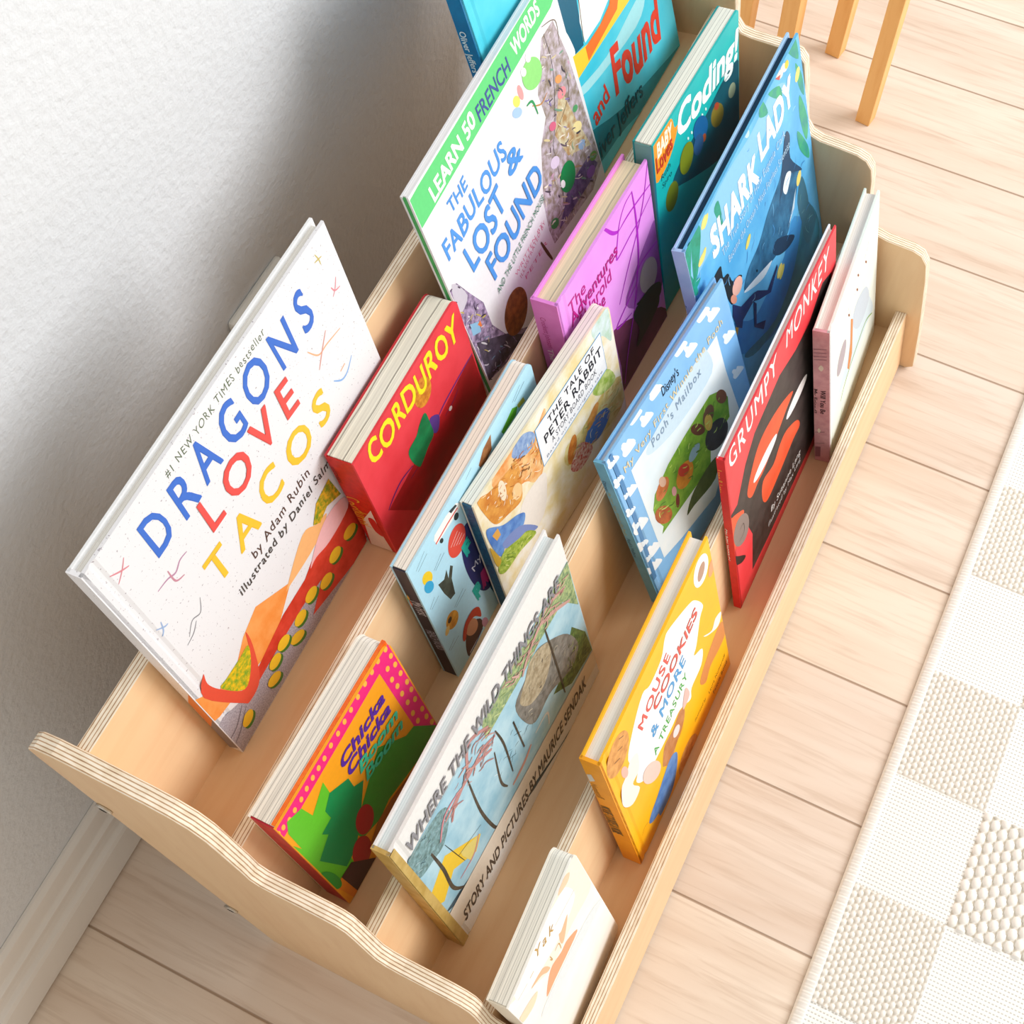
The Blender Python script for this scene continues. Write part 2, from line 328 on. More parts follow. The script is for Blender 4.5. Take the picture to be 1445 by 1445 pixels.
['p','fbb94a',[1325,1537,1311,1534,1299,1548,1296,1571,1303,1590,1317,1593,1329,1579,1332,1556],1],
['p','fbb94a',[1231,1543,1218,1540,1206,1554,1203,1577,1210,1595,1224,1599,1235,1585,1239,1562],1],
['p','fbb94a',[1152,1539,1138,1535,1126,1549,1123,1572,1131,1590,1144,1594,1156,1580,1159,1557],1],
['p','fbb94a',[1063,1537,1050,1533,1038,1547,1035,1570,1043,1588,1056,1591,1068,1578,1071,1555],1],
['p','fbb94a',[970,1529,956,1526,945,1540,943,1563,950,1581,964,1584,975,1570,977,1548],1],
['p','fbb94a',[878,1520,865,1516,854,1530,851,1553,859,1571,873,1574,884,1560,886,1538],1],
['p','fbb94a',[794,1512,781,1509,770,1523,768,1545,776,1564,789,1567,800,1553,802,1531],1],
['p','fbb94a',[710,1505,697,1502,686,1516,685,1538,692,1556,706,1559,716,1546,718,1523],1],
['p','fbb94a',[624,1506,611,1503,600,1516,598,1539,606,1557,620,1560,630,1546,632,1524],1],
['p','fbb94a',[537,1491,524,1488,513,1502,512,1524,520,1542,533,1545,543,1532,545,1509],1],
['p','fbb94a',[467,1492,454,1489,444,1502,442,1524,451,1542,464,1546,474,1532,475,1510],1],
['p','fbb94a',[397,1492,385,1489,375,1503,373,1525,382,1543,395,1546,405,1533,406,1510],1],
['p','fbb94a',[323,1488,310,1485,300,1498,299,1520,308,1538,320,1541,330,1528,331,1506],1],
['p','fbb94a',[252,1476,239,1473,229,1486,229,1508,237,1526,250,1529,259,1516,260,1494],1],
['p','fbb94a',[176,1476,163,1473,154,1487,153,1509,162,1527,175,1530,184,1516,185,1494],1],
['p','fbb94a',[111,1472,98,1469,88,1482,88,1504,96,1522,109,1525,119,1512,119,1490],1],
['p','fbb94a',[52,1490,39,1487,30,1501,29,1523,38,1540,51,1543,60,1530,60,1508],1],
['p','fbb94a',[3,1501,-9,1498,-18,1511,-19,1533,-10,1551,3,1554,12,1540,12,1519],1],
['p','fbb94a',[1335,1421,1321,1418,1309,1432,1306,1456,1313,1475,1327,1478,1339,1464,1342,1440],1],
['p','fbb94a',[1263,1365,1250,1361,1237,1376,1234,1400,1242,1419,1255,1422,1268,1407,1271,1384],1],
['p','fbb94a',[1330,1300,1316,1296,1303,1311,1300,1335,1307,1355,1321,1358,1334,1343,1337,1319],1],
['p','fbb94a',[1249,1225,1235,1222,1222,1237,1219,1261,1227,1281,1241,1284,1253,1269,1256,1245],1],
['p','fbb94a',[1331,1161,1317,1158,1305,1173,1301,1198,1309,1217,1323,1221,1335,1206,1339,1181],1],
['p','fbb94a',[1258,1102,1244,1099,1231,1115,1228,1139,1236,1159,1250,1163,1262,1147,1266,1122],1],
['p','fbb94a',[1340,1004,1326,1000,1313,1016,1310,1042,1317,1062,1332,1065,1344,1050,1348,1024],1],
['p','fbb94a',[1259,977,1244,973,1232,989,1228,1015,1236,1035,1250,1038,1263,1023,1266,997],1],
['p','fbb94a',[1339,881,1325,878,1312,894,1308,920,1316,941,1330,944,1343,928,1347,902],1],
['p','fbb94a',[1261,827,1246,824,1234,840,1230,866,1238,887,1252,890,1265,874,1269,848],1],
['p','fbb94a',[1324,748,1310,744,1297,761,1293,788,1301,809,1316,812,1329,796,1332,769],1],
['p','fbb94a',[1251,661,1236,658,1223,675,1220,702,1228,723,1243,726,1256,709,1259,682],1],
['p','fbb94a',[1334,559,1319,556,1306,573,1302,601,1310,622,1325,626,1338,608,1342,581],1],
['p','fbb94a',[1253,522,1238,518,1225,536,1222,563,1230,585,1245,588,1258,571,1261,544],1],
['p','fbb94a',[1332,427,1317,423,1304,441,1300,469,1308,492,1323,495,1337,477,1340,449],1],
['p','fbb94a',[1348,294,1333,290,1319,309,1315,338,1324,360,1339,363,1352,345,1356,316],1],
['p','63c52c',[83,1512,206,1436,229,1244,421,1363,411,1193,291,973,214,229,9,330,-9,1270,32,1132,38,1410],0],
['p','3f9a34',[497,641,870,907,1097,602,1189,572,1353,229,1109,188,707,314,567,277,380,373,365,506],0],
['p','b0641c',[1336,226,1386,196,1276,135,290,152,544,292,720,280,1124,153],0],
['p','0d8a4c',[408,1202,569,1069,564,929,645,850,477,605,305,396,164,377,59,807,221,898,189,985,307,993,307,1119],0],
['p','b3272a',[516,367,474,345,432,357,400,398,384,461,386,533,405,599,439,646,480,667,521,657,553,617,570,556,570,484,550,416],1],
['p','b3272a',[355,127,312,106,270,120,237,167,220,235,223,312,243,382,278,431,320,452,361,439,393,395,411,328,410,251,390,179],1],
['p','4a2a2c',[206,349,359,-1,102,-55,86,366],0],
['p','f08c1c',[86,366,99,-45,51,-13,14,364],0],
['p','2f9a3a',[40,295,16,316,-7,373,-24,454,-33,542,-31,620,-20,673,-1,692,22,673,44,620,62,541,71,453,71,372,59,315],1],
['t','Chicka','5a2aa0',[568,1204,1113,1189,560,1323],0.03,0.02,0,0.25],
['t','Chicka','5a2aa0',[573,1056,1105,1026,564,1178],0.03,0.02,0,0.25],
['t','Boom','3fc8a0',[654,940,1118,880,646,1058],0.03,0.02,0,0.25],
['t','Boom','3fc8a0',[656,798,1108,732,648,919],0.03,0.02,0,0.25]],
'farm':[['p','1d5a86',[674,1295,796,1070,770,-113,702,-45,649,286,725,648,722,1174],0],
['p','1c2466',[801,585,761,413,697,317,622,320,554,419,507,592,488,799,501,998,542,1153,602,1238,671,1238,736,1153,785,996,809,794],1],
['p','e04a3c',[573,1115,524,1093,472,1100,429,1136,403,1192,400,1256,418,1317,455,1363,504,1385,554,1378,597,1344,624,1290,629,1225,611,1162],1],
['t','F','18b0a0',[540,963,637,974,535,1106],0.08,0,0,0],
['t','A','c02a7a',[667,924,743,924,657,1081],0.08,0,0,0],
['t','R','c02a7a',[577,416,695,398,577,587],0.08,0,0,0],
['t','P','18b0a0',[480,397,573,406,451,556],0.08,0,0,0],
['t','My','e8e8f4',[557,705,679,727,554,786],0,0,0,0],
['l','f6e0dc',0.5,[436,1270,552,1313],0],
['l','f6e0dc',0.5,[463,1241,570,1272],0],
['l','f6e0dc',0.5,[490,1210,588,1231],0],
['l','f6e0dc',0.5,[518,1180,606,1189],0],
['p','f4f6f4',[321,1557,347,1589,505,1587,638,1552,686,1477,629,1452,486,1469,333,1485],0],
['l','e0584a',1.6,[325,1504,490,1505,636,1494],0],
['p','2a3a3a',[612,1408,600,1404,588,1408,577,1419,569,1434,567,1450,571,1466,579,1476,590,1480,603,1476,614,1466,621,1451,624,1434,620,1419],1],
['p','2a3a3a',[397,1427,389,1425,380,1428,373,1437,367,1449,365,1461,367,1472,372,1480,380,1482,389,1478,396,1470,402,1458,404,1445,402,1434],1],
['p','3a4446',[547,1581,626,1551,640,1518,562,1537],0],
['p','f3cf2a',[164,1275,142,1272,118,1285,97,1312,84,1345,80,1380,87,1409,103,1427,124,1430,148,1417,169,1391,183,1358,187,1322,180,1293],1],
['p','35a8d8',[143,1188,123,1186,101,1199,82,1224,69,1256,65,1289,71,1316,85,1332,105,1334,126,1321,145,1297,158,1265,162,1232,157,1204],1],
['p','4a5248/2e342e/150',[195,1147,264,1104,319,1153,305,1049,367,1133,388,1089,332,1001,305,820,243,839,212,988],0],
['p','e8a63a/c07a24/150',[213,536,180,533,146,551,119,585,103,628,102,673,116,709,142,731,174,734,208,718,235,685,251,641,253,596,239,559],1],
['p','3a2a18',[166,647,155,645,143,649,135,658,130,670,131,683,137,694,146,701,158,703,169,699,177,690,182,678,181,665,176,654],1],
['p','f0c878',[106,586,90,579,76,579,65,587,59,601,61,618,69,635,81,648,97,655,111,655,122,647,128,633,126,617,119,600],1],
['p','4a2a24',[171,46,205,207,294,332,428,187,433,67,373,32,215,-22],1],
['p','c98a66',[360,136,328,135,295,157,267,196,249,245,246,294,257,333,280,355,311,356,344,335,372,297,390,249,394,199,384,159],1],
['p','b93a26',[190,294,270,397,393,399,463,313,447,189,387,302,294,332,209,237],1],
['l','e8e4f0',1,[200,28,373,32],0],
['l','3a3a7a',1.4,[247,11,415,45],0],
['p','c890a8',[495,-4,484,-19,468,-19,452,-5,438,21,430,54,428,87,434,113,445,127,460,128,476,113,490,88,499,55,501,22],1],
['l','4a6a7c',0.4,[71,1559,206,1604],0],
['l','4a6a7c',0.4,[86,1527,220,1552],0],
['l','4a6a7c',0.4,[213,1321,333,1360],0],
['l','4a6a7c',0.4,[226,1298,364,1323],0],
['l','4a6a7c',0.4,[36,1061,120,1104],0],
['l','4a6a7c',0.4,[49,1037,159,1050],0],
['l','4a6a7c',0.4,[244,710,394,743],0],
['l','4a6a7c',0.4,[258,684,414,691],0],
['l','4a6a7c',0.4,[27,412,124,440],0],
['l','4a6a7c',0.4,[40,385,170,388],0],
['l','4a6a7c',0.4,[1504,1568,1639,1609],0],
['l','4a6a7c',0.4,[1530,1546,1695,1575],0],
['l','4a6a7c',0.4,[806,1601,895,1620],0],
['p','b07a4a/8a5530/120',[972,1534,1066,1602,1188,1618,1150,1482,1058,1463,980,1494],0],
['p','5fae2a',[1302,1484,1487,1524,1551,1465,1507,1417,1317,1436],0],
['p','b8b23a',[1548,1481,1637,1462,1649,1400,1556,1431],0]],
'peter':[['p','f5efe2/e6d39a/40',[-8,1483,1909,1486,1906,156,1,130],0],
['p','d9e8ee/b8d4c0/90',[1797,1520,1900,1463,1881,1128,1780,1290,1680,1361,1656,1493],1],
['p','eec48a/e08a3c/70',[248,1514,623,1490,798,1367,961,1421,778,919,650,902,548,1047,309,1196],1],
['p','9ab4d8/6a8ac0/200',[493,1445,598,1522,731,1440,784,1322,710,1262,596,1303],1],
['p','e8d898/c8a850/60',[1294,713,1709,748,1945,590,1860,304,1449,367,1050,557,1072,771],1],
['p','c8d48a/8aa83a/120',[1526,911,1751,923,1840,685,1628,751],1],
['p','3f78c4',[1304,526,1456,636,1642,557,1688,439,1596,366,1449,367],1],
['p','c4382f/e8c8b8/300',[1068,478,1187,615,1308,539,1383,350,1190,327],1],
['p','d98a3a/b8621c/150',[1178,601,1143,560,1107,539,1078,543,1061,570,1060,615,1074,669,1102,722,1136,762,1171,782,1200,779,1217,753,1219,708,1205,654],1],
['p','e0a050/c8823a/150',[1495,623,1449,602,1406,594,1375,603,1362,625,1370,658,1396,693,1436,724,1482,746,1525,754,1556,745,1569,723,1562,691,1535,655],1],
['p','e2a24a/c97a2a/90',[46,1527,162,1448,284,1403,415,1378,527,1322,507,1064,452,932,281,991,150,1059,86,1241],1],
['p','f3dfc4',[343,1234,332,1192,315,1168,296,1166,280,1187,268,1227,264,1277,268,1328,280,1369,296,1392,314,1394,331,1374,343,1335,347,1285],1],
['p','f0c890',[485,1000,463,983,438,984,413,1002,394,1034,385,1074,388,1113,401,1144,423,1161,448,1160,473,1143,491,1111,501,1072,498,1032],1],
['p','ece4dc',[445,877,593,909,786,838,683,504,526,442,405,616,371,723],1],
['p','6a9ad8/3f74c0/90',[42,1149,205,965,370,858,452,758,377,670,206,775,88,697,28,963],1],
['p','e0a44a',[70,1019,145,1013,153,912,97,910],0],
['p','7a8ec8',[359,720,539,445,434,490,175,686,149,806],1],
['p','b8c85a/7a9a2a/200',[12,610,116,711,311,612,421,557,501,400,285,466,72,488],1],
['p','c9a032',[11,945,73,687,26,647,6,749],1],
['l','8a5a2a',1.4,[492,1398,518,1385,539,1387],1],
['l','f2e6cc',1.0,[672,1330,679,1338,684,1349],1],
['l','d8a050',1.4,[462,1391,496,1362,529,1337],1],
['l','8a5a2a',1.1,[461,1336,461,1358,466,1375],1],
['l','d8a050',1.4,[844,1348,861,1346,883,1327],1],
['l','8a5a2a',0.8,[738,1174,755,1166,771,1158],1],
['l','eab870',1.4,[686,1263,705,1253,719,1256],1],
['l','c9752a',1.4,[538,1283,560,1260,581,1248],1],
['l','8a5a2a',1.5,[556,1306,586,1311,626,1282],1],
['l','d8a050',0.8,[500,1336,504,1361,507,1386],1],
['l','eab870',0.7,[497,1208,532,1174,568,1141],1],
['l','eab870',1.4,[613,1001,636,1023,674,1012],1],
['l','eab870',0.7,[774,1084,790,1102,816,1100],1],
['l','eab870',1.1,[663,1076,669,1090,671,1111],1],
['l','f6d9a8',1.4,[736,1177,733,1222,747,1248],1],
['l','f2e6cc',0.7,[507,1172,521,1189,536,1203],1],
['l','d8a050',1.2,[671,1312,712,1287,749,1276],1],
['l','f2e6cc',1.0,[551,1069,582,1057,613,1047],1],
['l','c9752a',1.0,[508,1364,542,1343,574,1323],1],
['l','f2e6cc',1.5,[794,1019,798,1037,800,1060],1],
['l','d8a050',1.4,[720,1144,748,1139,784,1111],1],
['l','d8a050',0.7,[660,959,662,982,673,993],1],
['l','c9752a',1.3,[485,1176,512,1154,535,1151],1],
['l','eab870',1.5,[669,1136,693,1155,708,1188],1],
['l','8a5a2a',1.2,[690,1094,700,1114,707,1137],1],
['l','f6d9a8',1.6,[666,1157,672,1167,679,1176],1],
['l','8a5a2a',1.0,[588,1038,617,1040,640,1057],1],
['l','f2e6cc',0.7,[674,1006,717,955,756,937],1],
['l','8a5a2a',1.4,[548,1200,582,1159,615,1136],1],
['l','eab870',0.8,[662,1214,691,1214,715,1225],1],
['l','eab870',1.3,[813,1268,824,1277,835,1284],1],
['l','c9752a',1.1,[685,1106,695,1112,710,1107],1],
['l','eab870',1.1,[708,1174,742,1152,765,1160],1],
['l','eab870',1.0,[487,1335,514,1322,544,1289],1],
['l','c9752a',0.8,[568,1355,596,1355,627,1345],1],
['l','f2e6cc',0.8,[560,1239,601,1195,641,1168],1],
['l','8a5a2a',1.6,[612,1120,627,1119,634,1134],1],
['l','f2e6cc',0.9,[701,1051,715,1069,725,1093],1],
['l','c9752a',1.0,[709,1314,726,1310,738,1318],1],
['l','c9752a',1.0,[741,1153,774,1139,811,1111],1],
['l','c9752a',1.5,[683,1219,723,1203,753,1212],1],
['l','c9752a',1.1,[625,1157,637,1159,652,1148],1],
['l','eab870',1.3,[666,1236,698,1232,737,1209],1],
['l','eab870',1.5,[758,1224,767,1263,780,1294],1],
['l','c9752a',0.7,[824,1343,847,1330,865,1328],1],
['l','f2e6cc',1.0,[770,1175,765,1230,781,1259],1],
['l','8a5a2a',1.1,[779,1018,782,1059,788,1095],1],
['l','c9752a',0.9,[668,1296,675,1306,688,1303],1],
['l','c9752a',0.6,[720,1129,744,1126,761,1140],1],
['l','f6d9a8',0.9,[724,1286,735,1309,749,1329],1],
['l','c9752a',0.8,[531,1318,553,1338,574,1361],1],
['l','f6d9a8',1.2,[640,1050,647,1063,655,1075],1],
['l','8a5a2a',0.9,[555,1227,588,1208,624,1170],1],
['l','8a5a2a',0.6,[500,1160,530,1159,543,1190],1],
['l','eab870',1.4,[565,1199,575,1203,587,1203],1],
['l','d8a050',0.9,[741,1201,747,1224,757,1240],1],
['l','c9752a',1.4,[863,1247,871,1275,879,1303],1],
['l','8a5a2a',0.8,[530,1170,550,1182,575,1187],1],
['l','8a5a2a',0.8,[765,974,768,1011,776,1042],1],
['l','f2e8d8',1.2,[340,1305,354,1299,369,1281],1],
['l','f6dcb0',0.9,[110,1467,125,1465,144,1451],1],
['l','f6dcb0',1.0,[367,1068,393,1055,421,1021],1],
['l','c87a30',0.7,[338,1377,354,1366,371,1347],1],
['l','a86428',1.1,[124,1330,133,1341,147,1338],1],
['l','f2e8d8',0.9,[247,1281,259,1297,279,1295],1],
['l','a86428',0.6,[263,1223,279,1234,303,1224],1],
['l','a86428',0.5,[225,1416,254,1392,284,1367],1],
['l','c87a30',1.0,[324,1241,325,1257,330,1267],1],
['l','f6dcb0',1.1,[411,1072,410,1107,423,1124],1],
['l','f2e8d8',0.6,[339,1286,349,1304,358,1325],1],
['l','a86428',0.9,[278,1277,279,1290,283,1298],1],
['l','f6dcb0',0.6,[423,1028,426,1045,435,1053],1],
['l','f2e8d8',0.7,[338,1049,344,1074,348,1102],1],
['l','f6dcb0',1.0,[446,1237,458,1235,467,1237],1],
['l','f2e8d8',0.7,[271,1133,289,1144,300,1166],1],
['l','a86428',0.7,[202,1209,232,1182,260,1171],1],
['l','f6dcb0',0.5,[479,1309,496,1307,516,1297],1],
['l','f6dcb0',0.6,[94,1486,115,1471,136,1455],1],
['l','f6dcb0',1.1,[405,1009,423,1006,439,1010],1],
['l','f6dcb0',0.6,[350,1028,362,1033,369,1045],1],
['l','a86428',0.7,[492,1222,505,1227,511,1244],1],
['l','f2e8d8',0.9,[191,1090,209,1066,227,1056],1],
['l','a86428',0.8,[384,1100,389,1116,392,1135],1],
['l','c87a30',0.7,[280,1328,300,1332,319,1339],1],
['l','f6dcb0',1.0,[414,1283,430,1289,448,1290],1],
['l','a86428',0.9,[252,1212,259,1238,274,1253],1],
['l','c87a30',0.7,[412,1027,426,1022,443,1006],1],
['l','c87a30',0.7,[223,1188,244,1180,260,1184],1],
['l','a86428',0.8,[388,1212,411,1186,433,1170],1],
['l','c87a30',0.8,[273,1272,282,1273,294,1266],1],
['l','f2e8d8',0.8,[193,1387,198,1409,209,1423],1],
['l','f6dcb0',0.9,[194,1227,208,1221,219,1224],1],
['l','f2e8d8',1.1,[143,1404,155,1405,169,1399],1],
['l','f6dcb0',0.8,[172,1085,193,1070,210,1069],1],
['l','c87a30',1.2,[235,1032,244,1040,256,1043],1],
['l','f2e8d8',1.0,[193,1267,204,1271,216,1271],1],
['l','f2e8d8',0.5,[193,1078,202,1076,209,1081],1],
['l','c87a30',0.7,[347,1073,357,1074,370,1064],1],
['l','f6dcb0',1.0,[99,1322,116,1327,128,1343],1],
['l','f2e8d8',0.7,[315,1149,330,1158,336,1183],1],
['l','b89a4a',1.0,[1821,612,1851,609,1881,604],1],
['l','d8c88a',1.0,[1567,533,1597,511,1618,514],1],
['l','d8c88a',0.9,[1312,450,1337,464,1367,465],1],
['l','b89a4a',0.6,[1739,589,1772,599,1814,593],1],
['l','d8c88a',1.2,[1762,561,1781,563,1785,585],1],
['l','8aa05a',0.9,[1302,654,1325,683,1352,708],1],
['l','8aa05a',0.6,[1731,526,1771,528,1817,520],1],
['l','f2ead0',1.2,[1900,558,1912,567,1931,563],1],
['l','f2ead0',0.7,[1660,515,1698,485,1730,474],1],
['l','f2ead0',1.0,[1594,494,1608,526,1638,533],1],
['l','d8c88a',1.2,[1495,488,1517,481,1541,467],1],
['l','e8a860',0.6,[1639,414,1667,428,1685,455],1],
['l','8aa05a',1.2,[1663,451,1681,446,1703,435],1],
['l','b89a4a',1.1,[1688,673,1704,687,1735,671],1],
['l','d8c88a',0.6,[1587,661,1612,663,1629,678],1],
['l','d8c88a',0.6,[1591,539,1653,492,1702,482],1],
['l','b89a4a',1.0,[1520,581,1545,578,1577,554],1],
['l','e8a860',0.6,[1525,542,1544,538,1557,548],1],
['l','d8c88a',1.2,[1779,660,1808,656,1843,639],1],
['l','e8a860',0.6,[1789,418,1814,399,1831,401],1],
['l','e8a860',1.0,[1683,605,1723,608,1772,594],1],
['l','e8a860',0.8,[1311,577,1326,588,1349,582],1],
['l','8aa05a',0.7,[1190,618,1230,579,1261,574],1],
['l','d8c88a',1.0,[1634,424,1665,445,1706,447],1],
['l','b89a4a',1.1,[1763,634,1785,648,1794,684],1],
['l','e8a860',0.7,[1694,505,1720,510,1758,486],1],
['l','f2ead0',1.1,[1117,545,1138,538,1163,516],1],
['l','f2ead0',1.0,[1387,484,1394,540,1429,554],1],
['l','d8c88a',1.2,[1139,589,1165,609,1208,592],1],
['l','8aa05a',0.5,[1694,448,1719,460,1759,440],1],
['l','b89a4a',0.6,[1470,601,1510,594,1527,629],1],
['l','e8a860',1.0,[1546,539,1583,540,1622,539],1],
['l','b89a4a',0.5,[1345,672,1370,650,1391,644],1],
['l','d8c88a',0.7,[1162,509,1177,520,1198,520],1],
['l','f2ead0',0.6,[1748,679,1772,683,1801,677],1],
['l','e8a860',0.9,[1463,551,1504,531,1549,501],1],
['l','b89a4a',1.1,[1443,389,1455,409,1475,416],1],
['l','e8a860',1.0,[1748,364,1797,343,1851,311],1],
['l','8aa05a',1.1,[1335,677,1385,650,1416,667],1],
['l','d8c88a',0.7,[1183,509,1203,508,1213,524],1],
['l','e8a860',1.0,[1365,407,1402,413,1450,391],1],
['l','f2ead0',0.7,[1644,682,1663,717,1687,745],1],
['l','b89a4a',0.6,[1433,628,1487,599,1538,579],1],
['l','d8c88a',0.9,[1188,541,1203,556,1221,563],1],
['l','e8a860',0.5,[1848,596,1867,601,1869,630],1],
['l','b89a4a',0.5,[1427,441,1458,459,1475,499],1],
['l','b89a4a',0.5,[1385,406,1432,388,1481,365],1],
['l','d8c88a',0.9,[1447,464,1467,453,1485,445],1],
['l','e8a860',1.1,[1600,605,1634,596,1677,562],1],
['l','f2ead0',0.5,[1589,646,1618,628,1642,625],1],
['l','b89a4a',0.9,[1731,342,1760,357,1807,334],1],
['l','8aa05a',0.9,[1814,515,1838,535,1864,552],1],
['l','d8c88a',1.2,[1206,620,1215,665,1247,674],1],
['l','8aa05a',0.5,[1687,424,1737,408,1787,393],1],
['l','e8a860',0.8,[1173,587,1218,568,1261,554],1],
['l','6a8a2a',0.8,[365,512,390,489,414,455],1],
['l','8aa84a',0.7,[119,628,147,588,174,567],1],
['l','6a8a2a',0.6,[125,590,139,600,155,603],1],
['l','6a8a2a',0.7,[181,587,203,580,230,555],1],
['l','6a8a2a',0.7,[141,639,159,620,177,598],1],
['l','d8e08a',0.6,[146,521,155,519,165,517],1],
['l','8aa84a',0.8,[414,445,424,452,425,473],1],
['l','8aa84a',0.9,[54,643,75,616,95,587],1],
['l','8aa84a',1.0,[122,589,142,579,161,573],1],
['l','d8e08a',1.1,[308,522,324,529,343,529],1],
['l','6a8a2a',0.9,[168,553,190,530,209,492],1],
['l','6a8a2a',0.8,[77,584,91,563,106,547],1],
['l','8aa84a',0.8,[171,624,179,625,186,630],1],
['l','d8e08a',0.7,[94,567,110,533,127,501],1],
['l','d8e08a',0.7,[296,467,316,467,332,480],1],
['l','d8e08a',0.6,[288,470,298,493,300,527],1],
['l','d8e08a',0.9,[379,493,394,485,409,473],1],
['l','6a8a2a',1.1,[125,624,144,618,159,625],1],
['l','8aa84a',0.6,[241,556,252,577,270,583],1],
['l','8aa84a',0.6,[129,573,148,560,167,545],1],
['l','6a8a2a',0.9,[314,491,319,498,326,503],1],
['l','6a8a2a',0.6,[273,588,286,575,299,556],1],
['l','d8e08a',0.6,[124,662,134,661,142,667],1],
['l','6a8a2a',1.1,[139,606,165,569,192,542],1],
['l','8aa84a',0.9,[202,563,218,540,231,514],1],
['l','d8e08a',0.8,[398,478,419,476,446,455],1],
['l','d8e08a',0.8,[113,599,140,567,166,553],1],
['l','8aa84a',0.8,[173,606,196,579,218,547],1],
['l','d8e08a',0.8,[186,641,195,644,201,654],1],
['l','8aa84a',0.6,[103,619,108,645,116,668],1],
['l','8aa84a',0.6,[97,685,123,669,150,647],1],
['p','f4f6fa',[790,1370,1749,1363,1754,933,785,923],0],
['l','5aa6dc',0.9,[790,1370,1749,1363,1754,933,785,923,790,1370],0],
['t','THE TALE OF','2a2a32',[954,1249,1637,1269,929,1318],0.003,0,1.15,0],
['t','PETER RABBIT','23232b',[868,1105,1726,1149,848,1199],0.008,0,1.1,0],
['t','A STORY BOARD BOOK','4a4a55',[942,1022,1618,1037,929,1084],0,0,1.1,0],
['t','Based on the original tale','8a93a6',[843,956,1690,962,839,987],0,0,1.1,0]],
'harold':[['p','b86ac8/7a3a80/12',[1510,1180,1567,834,1535,454,1193,488,877,849,1127,1037,1336,1142],1],
['p','7a3a5a/5a2a44/20',[692,773,915,631,1529,104,1532,-9,704,-57,663,320,642,744],1],
['l','b424c8',3.2,[746,1860,789,1792,856,1691,917,1635,961,1618],1],
['l','b424c8',1.9,[961,1618,1146,1624,1522,1575],1],
['l','b424c8',1.8,[1211,1773,1083,1759,976,1677,901,1535,863,1426,884,1391,1097,1417,1258,1425,1534,1491],1],
['l','b424c8',2.8,[1207,1778,1214,1580,1203,1344,1171,1121,1106,927,1007,700],1],
['l','b424c8',1.6,[1498,1833,1370,1568,1225,1371,993,1156,791,948],1],
['l','b424c8',1.6,[1546,942,1222,1001,1025,949,877,849],1],
['l','b424c8',1.8,[1082,877,692,773,946,669],1],
['l','b424c8',1.5,[1091,824,806,364,667,72],1],
['p','b0a8a0',[1390,621,1336,585,1269,586,1205,623,1154,689,1129,769,1132,848,1163,910,1216,945,1281,945,1344,910,1395,847,1423,767,1421,686],1],
['p','2a3a30',[1102,656,1285,618,1436,507,1432,382,1280,389,1040,663],1],
['p','25342c',[957,626,1134,630,1377,505,1384,316,1257,263,1139,246,933,241,1014,394],1],
['t','The','c01f8a',[133,1575,388,1569,124,1692],0.01,0,0,0],
['t','Adventures','c01f8a',[124,1451,884,1445,114,1571],0.012,0,0,0],
['t','of Harold','c01f8a',[141,1315,745,1300,131,1438],0.012,0,0,0],
['t','and the','c01f8a',[214,1184,608,1180,203,1311],0.012,0,0,0]],
'coding':[['p','0d5a6a/0a4858/14',[1591,1416,1588,1106,1519,564,363,1163,384,1361,911,1416,1298,1484],1],
['p','f79a1d',[-53,1898,83,1975,307,1937,361,1797,418,1756,255,1580,-13,1552],1],
['t','BABY','fff4dc',[55,1760,316,1758,33,1897],0.04,0,0,0],
['t','Loves','c83a20',[28,1620,314,1631,9,1774],0.02,0.06,0,0],
['t','Ruth','08404a',[92,1485,257,1487,79,1546],0.0,0,0,0],
['t','Spiro','08404a',[98,1398,271,1390,88,1452],0.0,0,0,0],
['t','Coding!','f4fcfa',[392,1625,1533,1491,360,1906],0.03,0.03,1.0,0],
['p','d8f4f0',[594,1468,589,1461,578,1467,567,1481,564,1496,569,1503,580,1497,591,1483],1],
['p','d8f4f0',[661,1468,656,1461,644,1467,634,1482,630,1497,636,1504,647,1498,657,1483],1],
['p','d8f4f0',[728,1469,723,1462,711,1467,701,1482,697,1497,702,1504,714,1498,724,1484],1],
['p','d8f4f0',[795,1469,790,1462,779,1468,768,1483,764,1498,769,1505,781,1499,792,1484],1],
['p','d8f4f0',[863,1470,858,1463,846,1468,835,1483,831,1498,837,1505,848,1500,859,1485],1],
['p','d8f4f0',[931,1470,926,1463,914,1469,903,1484,899,1499,904,1506,916,1500,927,1485],1],
['p','7a8a1a',[635,1203,591,1167,536,1159,481,1183,437,1232,413,1296,413,1363,436,1420,479,1455,532,1463,586,1441,631,1394,656,1330,658,1262],1],
['p','6a7a1a',[340,1062,299,1027,248,1020,198,1042,159,1088,138,1149,140,1212,163,1265,203,1299,252,1306,301,1285,341,1241,363,1180,363,1117],1],
['p','1464a0',[927,1248,889,1222,834,1227,774,1261,721,1318,686,1385,675,1448,689,1497,727,1522,780,1518,839,1485,892,1431,929,1364,941,1298],1],
['p','8a7a2a',[1241,1111,1206,1086,1155,1089,1100,1119,1052,1170,1019,1231,1009,1290,1022,1336,1056,1360,1105,1357,1159,1328,1208,1279,1242,1218,1254,1158],1],
['p','b04a2a',[1163,1287,1151,1280,1133,1282,1113,1294,1095,1313,1081,1335,1076,1356,1080,1372,1092,1379,1109,1376,1129,1364,1148,1346,1161,1324,1167,1303],1],
['p','9aa88a',[1488,1166,1466,1149,1436,1147,1405,1162,1377,1189,1360,1224,1355,1260,1365,1289,1386,1306,1415,1308,1447,1294,1474,1267,1492,1232,1497,1196],1],
['p','b8582a',[895,1190,883,1181,867,1180,850,1188,835,1204,826,1223,825,1243,830,1259,842,1268,858,1269,875,1261,889,1246,898,1226,900,1207],1],
